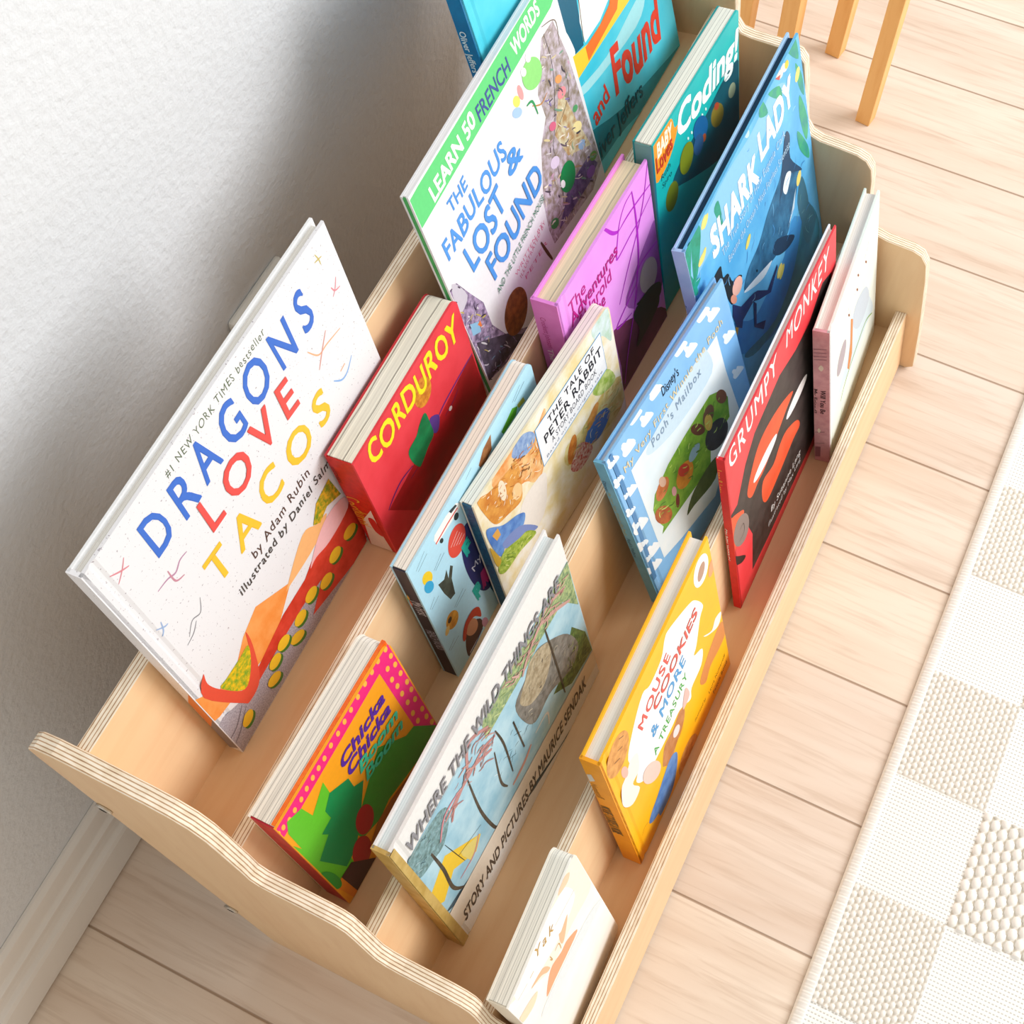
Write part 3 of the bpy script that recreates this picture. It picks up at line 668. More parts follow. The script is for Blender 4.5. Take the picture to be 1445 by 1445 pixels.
['p','2a5a8a',[834,1166,804,1143,764,1141,722,1161,687,1200,665,1248,661,1297,676,1336,705,1359,745,1361,786,1342,821,1304,844,1256,849,1207],1],
['l','0a5a68',0.7,[1097,1517,1300,1534],0],
['l','0a5a68',0.7,[1142,1447,1355,1445],0],
['l','0a5a68',0.7,[1187,1376,1412,1355],0]],
'wild':[['p','b9dcea/8fc0d6/30',[85,1929,2455,1907,2450,439,17,673],0],
['p','b4c48a/6a8a6a/220',[2453,1903,2440,1254,2276,1591,1919,1640,1696,1630,1422,1659,1086,1685,1112,1909,1522,1912,1865,1891],0],
['p','8ab0b8/5a7a7a/220',[90,1926,459,1852,539,1678,376,1466,229,1501,72,1575,75,1772],1],
['p','4a6a7c/2f4a55/100',[963,420,1298,157,1905,-14,2033,-159,1823,-271,621,419,336,444,47,753,262,686,588,519],0],
['p','6f8a4a/3c5230/180',[2290,1155,2427,814,2445,449,2090,527,1857,805,2074,858,2163,1007],0],
['p','8e8c86/6e6c66/120',[2007,1468,2218,1176,2303,812,2147,708,1977,806,1811,902,1577,897,1474,1131,1455,1468,1664,1542,1836,1615],1],
['p','c0b49a/988a70/150',[1770,1633,1977,1489,1982,1286,1809,1117,1604,1181,1503,1404,1619,1518],1],
['p','f0c93a',[20,1199,317,1338,658,857,545,761,313,1032,111,892,51,981],0],
['p','e4d27a',[437,1080,649,880,472,759,432,990],0],
['l','a9bf88',0.7,[1595,1789,1610,1774,1621,1778],1],
['l','cdd8a0',1.0,[1235,1753,1270,1717,1305,1675],1],
['l','cdd8a0',1.2,[1442,1848,1464,1821,1485,1801],1],
['l','5a7a4a',0.9,[1818,1845,1838,1829,1855,1823],1],
['l','8fae6a',1.0,[1650,1717,1660,1749,1675,1772],1],
['l','5a7a4a',1.2,[2013,1851,2031,1838,2045,1840],1],
['l','cdd8a0',1.2,[1338,1708,1353,1696,1368,1676],1],
['l','8fae6a',1.1,[1311,1770,1329,1751,1345,1741],1],
['l','5a7a4a',0.9,[1365,1828,1394,1804,1423,1779],1],
['l','8fae6a',0.8,[2400,1623,2419,1655,2440,1682],1],
['l','8fae6a',0.9,[2248,1755,2284,1742,2328,1699],1],
['l','7a9a8a',0.8,[1895,1787,1913,1777,1933,1761],1],
['l','5a7a4a',0.8,[1545,1750,1567,1734,1584,1737],1],
['l','5a7a4a',0.8,[1147,1851,1158,1885,1175,1901],1],
['l','7a9a8a',1.1,[2195,1616,2206,1623,2222,1615],1],
['l','a9bf88',0.6,[1306,1877,1316,1883,1320,1903],1],
['l','7a9a8a',0.7,[1219,1830,1245,1834,1279,1798],1],
['l','a9bf88',1.0,[2343,1615,2363,1620,2388,1610],1],
['l','cdd8a0',1.2,[2332,1725,2350,1714,2368,1702],1],
['l','cdd8a0',0.8,[2240,1704,2258,1699,2276,1694],1],
['l','cdd8a0',1.2,[1109,1752,1144,1706,1174,1702],1],
['l','5a7a4a',0.6,[2237,1870,2272,1840,2295,1848],1],
['l','5a7a4a',0.6,[2390,1771,2410,1773,2430,1774],1],
['l','5a7a4a',1.0,[1469,1807,1502,1782,1530,1778],1],
['l','7a9a8a',1.1,[1383,1716,1399,1718,1414,1726],1],
['l','8fae6a',1.0,[1733,1704,1766,1692,1802,1664],1],
['l','8fae6a',1.2,[1751,1704,1765,1705,1780,1704],1],
['l','a9bf88',1.1,[1188,1878,1209,1876,1218,1905],1],
['l','cdd8a0',0.5,[1345,1747,1362,1754,1372,1781],1],
['l','8fae6a',0.7,[1284,1706,1304,1695,1316,1711],1],
['l','a9bf88',1.1,[1170,1719,1200,1700,1227,1699],1],
['l','a9bf88',0.8,[1786,1740,1804,1750,1817,1771],1],
['l','5a7a4a',0.6,[1977,1667,2008,1643,2037,1628],1],
['l','a9bf88',0.6,[1684,1875,1704,1879,1729,1864],1],
['l','5a7a4a',0.6,[2315,1777,2338,1799,2346,1850],1],
['l','7a9a8a',0.5,[1218,1855,1250,1833,1275,1836],1],
['l','7a9a8a',1.0,[1511,1836,1522,1847,1537,1846],1],
['l','a9bf88',0.6,[1336,1770,1345,1799,1363,1803],1],
['l','5a7a4a',0.5,[1719,1755,1736,1762,1758,1747],1],
['l','5a7a4a',1.2,[1619,1882,1636,1875,1650,1880],1],
['l','7a9a8a',0.8,[1705,1788,1735,1786,1773,1742],1],
['l','7a9a8a',0.7,[1827,1869,1859,1859,1898,1811],1],
['l','5a7a4a',0.6,[1559,1874,1565,1891,1576,1898],1],
['l','a9bf88',0.7,[1992,1653,2016,1671,2055,1644],1],
['l','5a7a4a',0.7,[2362,1512,2393,1508,2417,1523],1],
['l','8fae6a',0.8,[1219,1852,1252,1840,1290,1785],1],
['l','cdd8a0',0.9,[1521,1799,1530,1811,1539,1823],1],
['l','cdd8a0',1.1,[1710,1728,1728,1741,1753,1730],1],
['l','cdd8a0',0.8,[1431,1682,1449,1678,1470,1655],1],
['l','cdd8a0',0.6,[2321,1761,2334,1759,2349,1752],1],
['l','7a9a8a',1.0,[1845,1739,1864,1752,1876,1778],1],
['l','7a9a8a',0.9,[2040,1685,2064,1653,2086,1637],1],
['l','7a9a8a',1.1,[2028,1870,2055,1842,2082,1816],1],
['l','a9bf88',0.8,[1643,1800,1654,1818,1662,1843],1],
['l','a9bf88',1.0,[2281,1668,2296,1678,2312,1687],1],
['l','5a7a4a',0.6,[1482,1888,1519,1846,1549,1844],1],
['l','8fae6a',0.5,[1645,1750,1664,1731,1682,1716],1],
['l','a9bf88',0.7,[2258,1718,2291,1709,2333,1662],1],
['l','7a9a8a',0.7,[1950,1790,1984,1781,2024,1739],1],
['l','5a7a4a',0.8,[2351,1892,2373,1885,2388,1898],1],
['l','cdd8a0',1.0,[1098,1741,1115,1726,1130,1720],1],
['l','cdd8a0',1.0,[1424,1823,1441,1843,1461,1855],1],
['l','5a7a86',0.5,[401,1718,417,1701,431,1698],1],
['l','a9c4cc',0.6,[502,1717,517,1698,532,1689],1],
['l','44606a',0.4,[296,1594,313,1587,326,1604],1],
['l','88a4a8',0.7,[143,1747,165,1734,183,1743],1],
['l','44606a',0.7,[126,1664,134,1673,143,1678],1],
['l','88a4a8',0.5,[120,1850,138,1869,158,1877],1],
['l','5a7a86',0.8,[148,1677,164,1687,183,1673],1],
['l','a9c4cc',0.5,[362,1733,387,1700,410,1695],1],
['l','a9c4cc',0.8,[157,1769,171,1763,184,1765],1],
['l','88a4a8',0.9,[369,1608,379,1617,391,1608],1],
['l','88a4a8',0.7,[325,1760,344,1768,360,1790],1],
['l','88a4a8',0.8,[244,1769,258,1776,274,1775],1],
['l','88a4a8',0.9,[446,1668,465,1686,484,1699],1],
['l','88a4a8',0.4,[102,1760,117,1738,132,1719],1],
['l','a9c4cc',0.7,[456,1707,476,1660,498,1636],1],
['l','a9c4cc',0.9,[256,1771,270,1773,286,1761],1],
['l','88a4a8',0.9,[435,1656,450,1649,467,1624],1],
['l','5a7a86',0.6,[415,1833,429,1829,444,1813],1],
['l','5a7a86',0.9,[312,1502,326,1532,347,1537],1],
['l','44606a',0.9,[171,1663,188,1669,209,1646],1],
['l','44606a',0.5,[305,1755,324,1756,340,1768],1],
['l','88a4a8',0.8,[81,1835,99,1821,116,1806],1],
['l','44606a',0.7,[141,1697,160,1667,179,1627],1],
['l','44606a',0.9,[274,1770,290,1749,306,1741],1],
['l','44606a',0.9,[233,1891,253,1878,273,1857],1],
['l','88a4a8',0.7,[201,1771,221,1754,237,1764],1],
['l','5a7a86',0.5,[277,1651,289,1634,301,1622],1],
['l','5a7a86',0.5,[268,1687,292,1678,317,1649],1],
['l','a9c4cc',0.8,[101,1767,123,1750,146,1721],1],
['l','88a4a8',0.8,[362,1695,375,1701,389,1700],1],
['l','5a7a86',0.5,[262,1872,276,1851,291,1833],1],
['l','44606a',0.7,[267,1845,281,1856,294,1869],1],
['l','a9c4cc',0.6,[427,1742,438,1755,453,1746],1],
['l','a9c4cc',0.5,[237,1614,256,1579,274,1571],1],
['l','a9c4cc',0.8,[87,1658,108,1639,129,1611],1],
['l','a9b86a',0.7,[2205,969,2241,950,2258,982],1],
['l','7f8f44',0.6,[1937,727,1972,725,1988,775],1],
['l','7f8f44',0.7,[2137,539,2151,601,2177,637],1],
['l','a9b86a',0.5,[2007,669,2027,678,2046,688],1],
['l','a9b86a',0.6,[2105,786,2113,806,2113,841],1],
['l','2f4424',1.0,[1977,720,1993,753,2023,746],1],
['l','a9b86a',0.9,[2236,846,2254,849,2261,880],1],
['l','55703a',1.0,[2307,637,2334,653,2343,707],1],
['l','55703a',1.0,[1921,759,1937,766,1950,782],1],
['l','a9b86a',0.6,[2104,583,2124,589,2142,602],1],
['l','55703a',1.0,[2262,1095,2288,1086,2316,1071],1],
['l','2f4424',1.1,[2060,693,2071,733,2094,748],1],
['l','2f4424',0.7,[2331,634,2344,657,2357,680],1],
['l','2f4424',1.1,[2317,616,2359,603,2409,564],1],
['l','7f8f44',0.7,[2168,673,2172,748,2201,770],1],
['l','2f4424',0.9,[2086,768,2116,763,2156,715],1],
['l','7f8f44',1.1,[2282,851,2324,820,2348,839],1],
['l','a9b86a',0.6,[2203,757,2235,759,2247,808],1],
['l','2f4424',1.1,[2184,994,2193,1014,2211,1015],1],
['l','2f4424',1.1,[2236,841,2243,889,2270,894],1],
['l','a9b86a',0.6,[2304,564,2344,537,2380,525],1],
['l','55703a',0.7,[2132,854,2146,864,2149,898],1],
['l','a9b86a',0.8,[2207,880,2244,855,2278,836],1],
['l','2f4424',0.9,[2097,590,2134,594,2152,643],1],
['l','7f8f44',0.7,[2146,700,2171,709,2176,760],1],
['l','55703a',0.5,[2046,839,2070,858,2098,866],1],
['l','7f8f44',0.9,[2056,760,2081,733,2098,739],1],
['l','7f8f44',1.0,[2302,486,2330,504,2375,472],1],
['l','a9b86a',0.6,[2262,608,2273,668,2305,678],1],
['l','55703a',1.0,[2133,736,2149,779,2153,846],1],
['l','55703a',0.9,[2238,689,2264,707,2266,772],1],
['l','a9b86a',0.5,[2326,715,2344,714,2360,720],1],
['l','2f4424',0.6,[2175,883,2223,854,2254,875],1],
['l','2f4424',0.5,[2202,667,2237,648,2276,615],1],
['l','2f4424',0.8,[1968,692,1984,753,2017,772],1],
['l','a9cad6',0.4,[1123,1007,1154,998,1173,1032],1],
['l','a9cad6',0.7,[1507,898,1534,901,1548,939],1],
['l','a9cad6',0.6,[1173,1088,1199,1102,1225,1118],1],
['l','4a6a78',0.6,[1452,1007,1474,1025,1503,1015],1],
['l','4a6a78',0.8,[1293,1060,1321,1055,1350,1043],1],
['l','6a8a98',0.5,[1269,978,1280,999,1291,1018],1],
['l','4a6a78',0.5,[1175,1227,1194,1233,1217,1226],1],
['l','dcecf2',0.8,[1004,1170,1033,1133,1063,1094],1],
['l','a9cad6',0.4,[1081,1179,1102,1175,1127,1151],1],
['l','4a6a78',0.7,[1326,1196,1369,1148,1412,1090],1],
['l','6a8a98',0.6,[1139,1159,1167,1147,1200,1094],1],
['l','4a6a78',0.4,[1412,1015,1443,1011,1473,1010],1],
['l','6a8a98',0.4,[1382,1013,1397,1035,1417,1044],1],
['l','6a8a98',0.5,[1369,1212,1393,1191,1413,1193],1],
['l','4a6a78',0.6,[1043,1035,1063,1055,1085,1067],1],
['l','4a6a78',0.7,[1301,1265,1319,1281,1344,1276],1],
['l','4a6a78',0.7,[1198,1041,1237,1009,1277,966],1],
['l','a9cad6',0.6,[1164,1057,1184,1043,1205,1018],1],
['l','4a6a78',0.8,[1196,1042,1224,1069,1254,1087],1],
['l','6a8a98',0.8,[1181,979,1213,975,1236,1002],1],
['l','6a8a98',0.7,[1092,1208,1111,1216,1133,1217],1],
['l','6a8a98',0.5,[1208,1161,1236,1126,1265,1090],1],
['l','7a766e',0.6,[1852,1512,1865,1510,1878,1506],1],
['l','464440',0.6,[2118,869,2133,882,2141,912],1],
['l','464440',0.6,[2096,1035,2105,1071,2130,1070],1],
['l','464440',0.7,[1959,1301,1977,1310,1997,1314],1],
['l','5a564e',0.6,[1658,1303,1677,1301,1696,1295],1],
['l','cfc6ae',0.5,[1878,943,1905,942,1930,944],1],
['l','cfc6ae',0.8,[1809,1561,1824,1551,1837,1548],1],
['l','7a766e',0.5,[2001,1024,2018,1009,2035,997],1],
['l','7a766e',0.5,[1945,1453,1971,1449,2000,1439],1],
['l','7a766e',0.6,[1764,1215,1780,1199,1792,1200],1],
['l','cfc6ae',0.5,[2024,1273,2044,1284,2076,1256],1],
['l','5a564e',0.6,[1733,1006,1749,1019,1755,1055],1],
['l','cfc6ae',0.4,[1759,1506,1775,1511,1799,1490],1],
['l','7a766e',0.7,[1776,1089,1805,1085,1841,1046],1],
['l','5a564e',0.6,[1860,1380,1867,1398,1876,1408],1],
['l','464440',0.5,[1947,1146,1959,1166,1967,1194],1],
['l','cfc6ae',0.8,[1542,1148,1569,1136,1599,1104],1],
['l','5a564e',0.5,[2010,846,2021,854,2034,856],1],
['l','7a766e',0.6,[1627,1328,1640,1351,1654,1372],1],
['l','5a564e',0.7,[1722,1090,1750,1067,1777,1047],1],
['l','b0a890',0.6,[1946,1396,1960,1407,1967,1431],1],
['l','464440',0.5,[1556,960,1571,989,1598,982],1],
['l','7a766e',0.7,[2006,1274,2028,1274,2056,1245],1],
['l','b0a890',0.7,[1813,1464,1843,1464,1881,1430],1],
['l','5a564e',0.7,[2023,1051,2046,1037,2058,1053],1],
['l','7a766e',0.8,[1903,1340,1918,1347,1939,1336],1],
['l','464440',0.8,[1853,1406,1867,1410,1875,1428],1],
['l','b0a890',0.6,[2096,1039,2123,1035,2140,1057],1],
['l','5a564e',0.7,[1998,1293,2029,1268,2060,1247],1],
['l','cfc6ae',0.7,[1552,1072,1566,1071,1583,1055],1],
['l','5a564e',0.6,[1756,1154,1759,1174,1770,1176],1],
['l','7a766e',0.6,[1774,1523,1785,1534,1798,1541],1],
['l','464440',0.6,[2101,1112,2132,1107,2167,1085],1],
['l','5a564e',0.7,[1844,984,1859,998,1865,1032],1],
['l','cfc6ae',0.7,[1998,1232,2011,1260,2025,1285],1],
['l','464440',0.6,[1639,1375,1648,1393,1663,1397],1],
['l','464440',0.6,[1507,1172,1512,1204,1528,1210],1],
['l','464440',0.8,[1932,906,1947,923,1973,907],1],
['l','b0a890',0.6,[2103,1008,2122,1014,2128,1048],1],
['l','7a766e',0.5,[1756,1467,1764,1509,1788,1515],1],
['l','b0a890',0.5,[1565,949,1578,974,1601,963],1],
['l','7a766e',0.4,[1798,1106,1812,1109,1822,1121],1],
['l','464440',0.8,[1880,1034,1888,1059,1899,1077],1],
['l','7a766e',0.4,[1526,1069,1554,1069,1567,1110],1],
['l','7a766e',0.6,[2035,956,2041,989,2060,995],1],
['l','b0a890',0.6,[1843,1008,1862,1004,1876,1013],1],
['l','b0a890',0.4,[1496,1118,1528,1093,1551,1107],1],
['l','464440',0.7,[1737,1186,1759,1162,1776,1158],1],
['l','b0a890',0.5,[1801,1561,1828,1543,1856,1522],1],
['l','5a5246/3c362e/150',3.4,[245,1603,250,1228,230,849,327,590],1],
['l','5a5246/3c362e/150',3,[791,1650,756,1089,788,644,833,570],1],
['l','5a5246/3c362e/150',2.4,[2002,1666,1996,1099,1983,578],1],
['l','5a5246/3c362e/150',2.2,[1191,1606,1211,1304,1176,842],1],
['l','5a5246/3c362e/150',2,[1375,1355,1375,869],1],
['l','5a5246/3c362e/150',2.6,[1101,1411,1035,982,1071,793],1],
['l','c08a88',4,[800,1650,674,1664,467,1644],1],
['l','c08a88',4,[800,1650,935,1957,1155,1770],1],
['l','c08a88',4,[800,1650,1007,1660,1174,1563],1],
['l','c08a88',4,[784,1690,903,1655,1094,1496],1],
['l','c08a88',4,[775,1669,587,1619,511,1523],1],
['l','c8a098',4,[1973,1792,2100,1841,2351,1704],1],
['l','c8a098',4,[1973,1792,2153,1673,2355,1482],1],
['l','c8a098',4,[1973,1792,1818,1763,1684,1693],1],
['l','c8a098',4,[1944,1812,1729,1716,1623,1626],1],
['l','d08a94',2.6,[348,1547,492,1716,707,1687],1],
['l','d08a94',2,[314,804,519,784,641,903],1],
['l','d4988a',4.5,[1119,695,1311,698,1446,749],1],
['l','e8e4dc',2.4,[1532,775,1720,753,1699,576],1],
['l','3a3a38',0.6,[366,1445,398,1146,427,899],1],
['l','3a3a38',0.5,[403,1079,697,951],1],
['p','e8dccc',[17,673,2450,439,2446,187,27,281],0],
['l','d4aca4',1.1,[2224,1856,2264,1844,2313,1800],1],
['l','b88480',1.3,[1399,1886,1430,1863,1460,1852],1],
['l','d4aca4',1.3,[1729,1668,1762,1693,1811,1666],1],
['l','b88480',1.7,[1635,1771,1679,1785,1727,1789],1],
['l','d4aca4',1.2,[1943,1814,1980,1810,2022,1789],1],
['l','b88480',1.6,[2268,1709,2290,1713,2320,1697],1],
['l','d4aca4',1.7,[1536,1844,1567,1894,1622,1880],1],
['l','b88480',1.1,[2232,1799,2286,1739,2335,1709],1],
['l','c49a92',1.3,[1450,1876,1481,1832,1508,1823],1],
['l','b88480',1.2,[1719,1725,1747,1723,1759,1763],1],
['l','c49a92',0.9,[1946,1819,2013,1780,2091,1677],1],
['l','d4aca4',1.0,[1816,1648,1851,1658,1891,1655],1],
['l','b88480',1.1,[1494,1773,1544,1777,1604,1745],1],
['l','b88480',1.1,[2122,1784,2170,1802,2193,1872],1],
['l','c49a92',1.5,[2016,1869,2072,1855,2134,1825],1],
['l','c49a92',1.7,[2037,1774,2093,1730,2139,1722],1],
['l','c49a92',1.2,[2338,1823,2381,1791,2422,1769],1],
['l','c49a92',1.2,[2153,1671,2172,1686,2187,1712],1],
['l','b88480',1.3,[2135,1651,2156,1657,2177,1661],1],
['l','c49a92',1.1,[1769,1725,1817,1744,1882,1704],1],
['l','d4aca4',1.7,[2146,1831,2200,1828,2255,1818],1],
['l','d4aca4',1.8,[1550,1716,1573,1711,1601,1676],1],
['l','c49a92',1.2,[1440,1822,1495,1757,1550,1702],1],
['l','c49a92',1.7,[1993,1683,2037,1677,2055,1731],1],
['l','c49a92',1.1,[1461,1865,1506,1788,1551,1752],1],
['l','c49a92',1.3,[1831,1776,1858,1756,1878,1759],1],
['l','c49a92',1.3,[1850,1707,1885,1680,1916,1669],1],
['l','c49a92',1.1,[1573,1734,1620,1724,1677,1664],1],
['l','b88480',1.0,[1913,1850,1943,1900,2001,1877],1],
['l','d4aca4',1.3,[2012,1810,2075,1794,2136,1784],1],
['l','d4aca4',1.4,[2234,1914,2279,1851,2319,1826],1],
['l','b88480',1.0,[1603,1818,1618,1837,1643,1824],1],
['l','c49a92',0.9,[1671,1853,1739,1785,1797,1766],1],
['l','c49a92',1.3,[2296,1787,2332,1777,2363,1779],1],
['l','b88480',1.1,[1736,1849,1795,1816,1852,1796],1],
['l','c49a92',1.3,[2099,1803,2171,1726,2242,1657],1],
['l','c49a92',1.7,[1779,1743,1812,1771,1846,1795],1],
['l','d4aca4',1.5,[2007,1748,2064,1734,2115,1741],1],
['l','c49a92',1.7,[1622,1821,1677,1786,1717,1806],1],
['l','d4aca4',1.6,[1524,1818,1566,1749,1608,1706],1],
['l','d4aca4',1.1,[1497,1747,1537,1728,1567,1745],1],
['l','b07a76',1.4,[938,1500,1002,1472,1073,1369],1],
['l','a06a68',1.3,[938,1523,949,1552,964,1571],1],
['l','a06a68',1.3,[1096,1774,1130,1746,1159,1746],1],
['l','c89a92',1.4,[1046,1759,1109,1711,1177,1609],1],
['l','c89a92',1.4,[514,1606,564,1611,619,1585],1],
['l','b07a76',1.3,[1001,1841,1066,1788,1128,1758],1],
['l','a06a68',0.9,[514,1553,552,1591,584,1649],1],
['l','b07a76',1.0,[1018,1652,1060,1615,1095,1614],1],
['l','b07a76',1.1,[1001,1632,1061,1617,1130,1536],1],
['l','a06a68',1.5,[794,1847,840,1792,877,1800],1],
['l','c89a92',1.1,[653,1720,716,1675,766,1704],1],
['l','b07a76',1.0,[662,1774,692,1767,718,1774],1],
['l','c89a92',1.7,[1015,1590,1064,1581,1114,1569],1],
['l','b07a76',1.0,[942,1741,976,1797,1025,1803],1],
['l','b07a76',1.0,[906,1516,936,1494,965,1478],1],
['l','c89a92',1.7,[809,1829,869,1768,917,1776],1],
['l','b07a76',1.2,[950,1526,982,1546,1010,1577],1],
['l','c89a92',1.6,[734,1824,784,1817,835,1803],1],
['l','c89a92',1.6,[964,1719,1004,1716,1051,1678],1],
['l','a06a68',1.3,[1104,1518,1141,1574,1189,1599],1],
['l','b07a76',1.4,[845,1578,887,1623,924,1682],1],
['l','c89a92',0.9,[760,1590,785,1591,814,1557],1],
['l','a06a68',1.5,[751,1681,791,1745,854,1723],1],
['l','a06a68',1.2,[988,1672,1015,1695,1046,1701],1],
['l','b07a76',1.4,[922,1813,960,1858,1014,1846],1],
['l','a06a68',1.5,[791,1701,810,1727,825,1762],1],
['l','c89a92',1.6,[858,1609,884,1611,898,1654],1],
['l','b07a76',1.3,[560,1676,619,1601,678,1531],1],
['l','b07a76',1.2,[1034,1825,1098,1806,1172,1713],1],
['l','b07a76',1.6,[733,1695,766,1708,788,1754],1],
['l','b07a76',1.2,[1112,1693,1137,1698,1163,1700],1],
['l','c89a92',1.7,[798,1751,837,1728,878,1665],1],
['l','c89a92',1.4,[979,1594,1033,1611,1102,1559],1],
['t','WHERE THE WILD THINGS ARE','8d8d94',[109,1976,2283,1817,122,2117],0.022,0,1.02,0.15],
['t','STORY AND PICTURES BY MAURICE SENDAK','4c423a',[143,238,2241,171,150,394],0.022,0,1.05,0.15],
['p','cdb06a/b8984e/60',[-6,2295,64,2289,87,-8,-3,2],0],
['l','a0a8a4',0.5,[85,1929,2455,1907],0]],
'pooh':[['p','eef6fc',[1498,1913,1470,1961,1485,1988,1475,2034,1510,2037,1547,2001,1575,2011,1619,1968,1654,1932,1665,1896,1611,1894,1550,1898],1],
['p','eef6fc',[1628,1782,1600,1828,1614,1854,1605,1898,1638,1901,1674,1866,1700,1875,1743,1834,1776,1799,1787,1765,1735,1763,1677,1768],1],
['p','eef6fc',[1129,1920,1103,1967,1118,1994,1110,2039,1143,2042,1179,2006,1206,2016,1248,1974,1281,1938,1291,1903,1238,1901,1179,1905],1],
['p','eef6fc',[1248,1781,1222,1826,1236,1852,1228,1895,1260,1898,1294,1864,1320,1873,1361,1833,1392,1798,1402,1765,1352,1763,1295,1767],1],
['p','eef6fc',[710,1881,686,1929,701,1956,695,2001,728,2005,762,1969,790,1978,830,1936,861,1900,870,1865,818,1863,759,1867],1],
['p','eef6fc',[413,1939,390,1985,406,2012,400,2057,433,2060,465,2025,492,2034,530,1993,560,1957,568,1923,517,1921,460,1925],1],
['p','eef6fc',[526,1781,503,1826,518,1851,513,1894,544,1897,575,1863,601,1872,638,1832,666,1798,674,1765,625,1763,571,1767],1],
['p','eef6fc',[243,1793,222,1838,237,1864,233,1907,264,1910,294,1876,320,1885,356,1845,384,1810,391,1777,343,1775,288,1779],1],
['p','eef6fc',[1753,1388,1726,1433,1740,1459,1730,1502,1762,1505,1797,1470,1822,1479,1864,1438,1896,1402,1907,1369,1857,1368,1801,1373],1],
['p','eef6fc',[1750,954,1725,999,1737,1024,1728,1067,1758,1069,1792,1034,1816,1042,1856,1001,1887,966,1897,933,1850,933,1796,939],1],
['p','eef6fc',[232,1774,210,1821,226,1848,221,1893,254,1897,286,1861,312,1870,350,1828,379,1791,387,1756,336,1754,279,1759],1],
['p','eef6fc',[29,1637,12,1674,25,1695,22,1730,47,1733,71,1704,91,1712,120,1678,141,1650,147,1623,108,1622,64,1625],1],
['p','eef6fc',[120,1407,102,1447,116,1469,112,1506,138,1509,164,1479,185,1486,215,1451,238,1420,244,1391,203,1390,158,1394],1],
['p','eef6fc',[41,993,16,1052,35,1085,31,1141,68,1144,104,1098,136,1109,179,1056,212,1010,220,967,161,966,95,973],1],
['p','eef6fc',[100,593,78,646,94,675,90,725,123,727,154,686,181,695,219,647,247,606,255,567,203,568,147,575],1],
['p','eef6fc',[45,1860,27,1899,41,1921,38,1958,65,1961,90,1932,113,1939,143,1905,167,1875,172,1846,131,1844,84,1848],1],
['p','eef6fc',[3,800,-15,844,-1,868,-5,910,23,912,50,878,73,886,104,846,128,812,134,779,91,779,43,785],1],
['p','eef6fc',[72,427,54,471,67,495,64,537,91,538,117,504,139,511,170,471,193,437,199,404,157,405,110,411],1],
['p','eef6fc',[-4,468,-18,503,-7,523,-10,556,12,558,33,530,51,536,75,504,94,476,99,450,65,450,27,455],1],
['p','eef6fc',[32,1254,17,1289,29,1308,26,1342,49,1344,70,1317,89,1323,115,1292,135,1265,139,1240,104,1239,65,1243],1],
['p','f4f8f8/d9ebf5/8',[238,1598,1659,1597,1657,1166,1692,633,1067,172,514,307,230,399],0],
['p','cfe5f4',[1377,1653,1484,1619,1474,1343,907,1352,510,1472,481,1575,770,1620],1],
['p','8ab83a/5f9424/60',[307,639,351,690,300,844,307,982,383,1091,644,1165,893,1181,1368,1183,1514,1074,1589,910,1541,701,1190,694,1122,526,840,573],0],
['p','c0642a/a04c1c/90',[458,653,416,665,370,704,330,759,304,821,297,877,309,917,339,932,380,920,425,883,465,829,492,766,501,709,489,668],1],
['p','d8824a/b8622a/90',[530,956,484,945,440,953,404,976,385,1012,387,1052,408,1088,444,1114,489,1125,533,1118,569,1094,588,1059,588,1019,567,982],1],
['p','e0b8a0',[552,1047,539,1032,521,1030,502,1041,486,1063,475,1091,471,1120,476,1144,489,1159,506,1161,525,1150,542,1129,553,1101,557,1071],1],
['p','d8902a/c0781c/90',[853,721,797,710,738,726,690,764,661,816,657,873,679,923,721,957,777,967,835,953,883,916,913,864,918,806,897,755],1],
['p','c0392a',[830,815,799,822,766,844,738,877,721,914,718,948,729,972,753,982,784,975,816,953,844,920,862,883,865,849,854,824],1],
['p','7a2a24',[628,685,614,660,599,646,585,645,575,657,572,681,576,711,586,741,600,765,616,779,629,780,639,768,642,745,638,715],1],
['p','8fb0c4',[1011,842,969,839,930,848,900,869,887,895,891,923,913,946,948,961,989,964,1028,954,1058,934,1072,908,1068,880,1046,856],1],
['p','6a4a34',[1335,944,1298,929,1257,933,1222,955,1198,990,1192,1033,1203,1073,1230,1104,1267,1119,1307,1116,1342,1095,1366,1059,1373,1017,1362,976],1],
['p','7a4a30',[1575,927,1557,908,1530,907,1498,926,1469,961,1447,1004,1438,1047,1442,1081,1460,1101,1486,1101,1517,1083,1547,1049,1569,1006,1579,963],1],
['p','3c3c44/2a2a30/60',[1406,567,1331,570,1253,605,1187,665,1148,738,1142,810,1169,867,1225,897,1298,896,1375,863,1441,804,1482,731,1491,658,1464,599],1],
['p','d0b050',[1305,904,1287,878,1263,868,1238,878,1217,904,1203,941,1200,983,1209,1020,1226,1046,1250,1055,1275,1046,1296,1021,1310,983,1313,942],1],
['p','6a3a2a',[1189,951,1171,938,1140,949,1102,979,1066,1024,1037,1074,1022,1120,1023,1152,1040,1164,1071,1154,1108,1124,1144,1080,1174,1030,1189,984],1],
['p','e4a8b0',[631,814,620,799,607,794,593,800,581,815,574,837,574,861,579,882,590,896,603,901,617,896,628,881,635,859,636,835],1],
['p','5a6a3a/44542c/60',[1215,541,1135,342,776,420,657,442,836,562],1],
['l','4f87bc',4.5,[93,1973,100,1677,98,1327,84,975,61,545,51,345],0],
['p','e0eef8',[74,1853,64,1873,69,1887,66,1907,79,1910,93,1896,103,1902,119,1885,132,1871,135,1856,115,1851,93,1850],1],
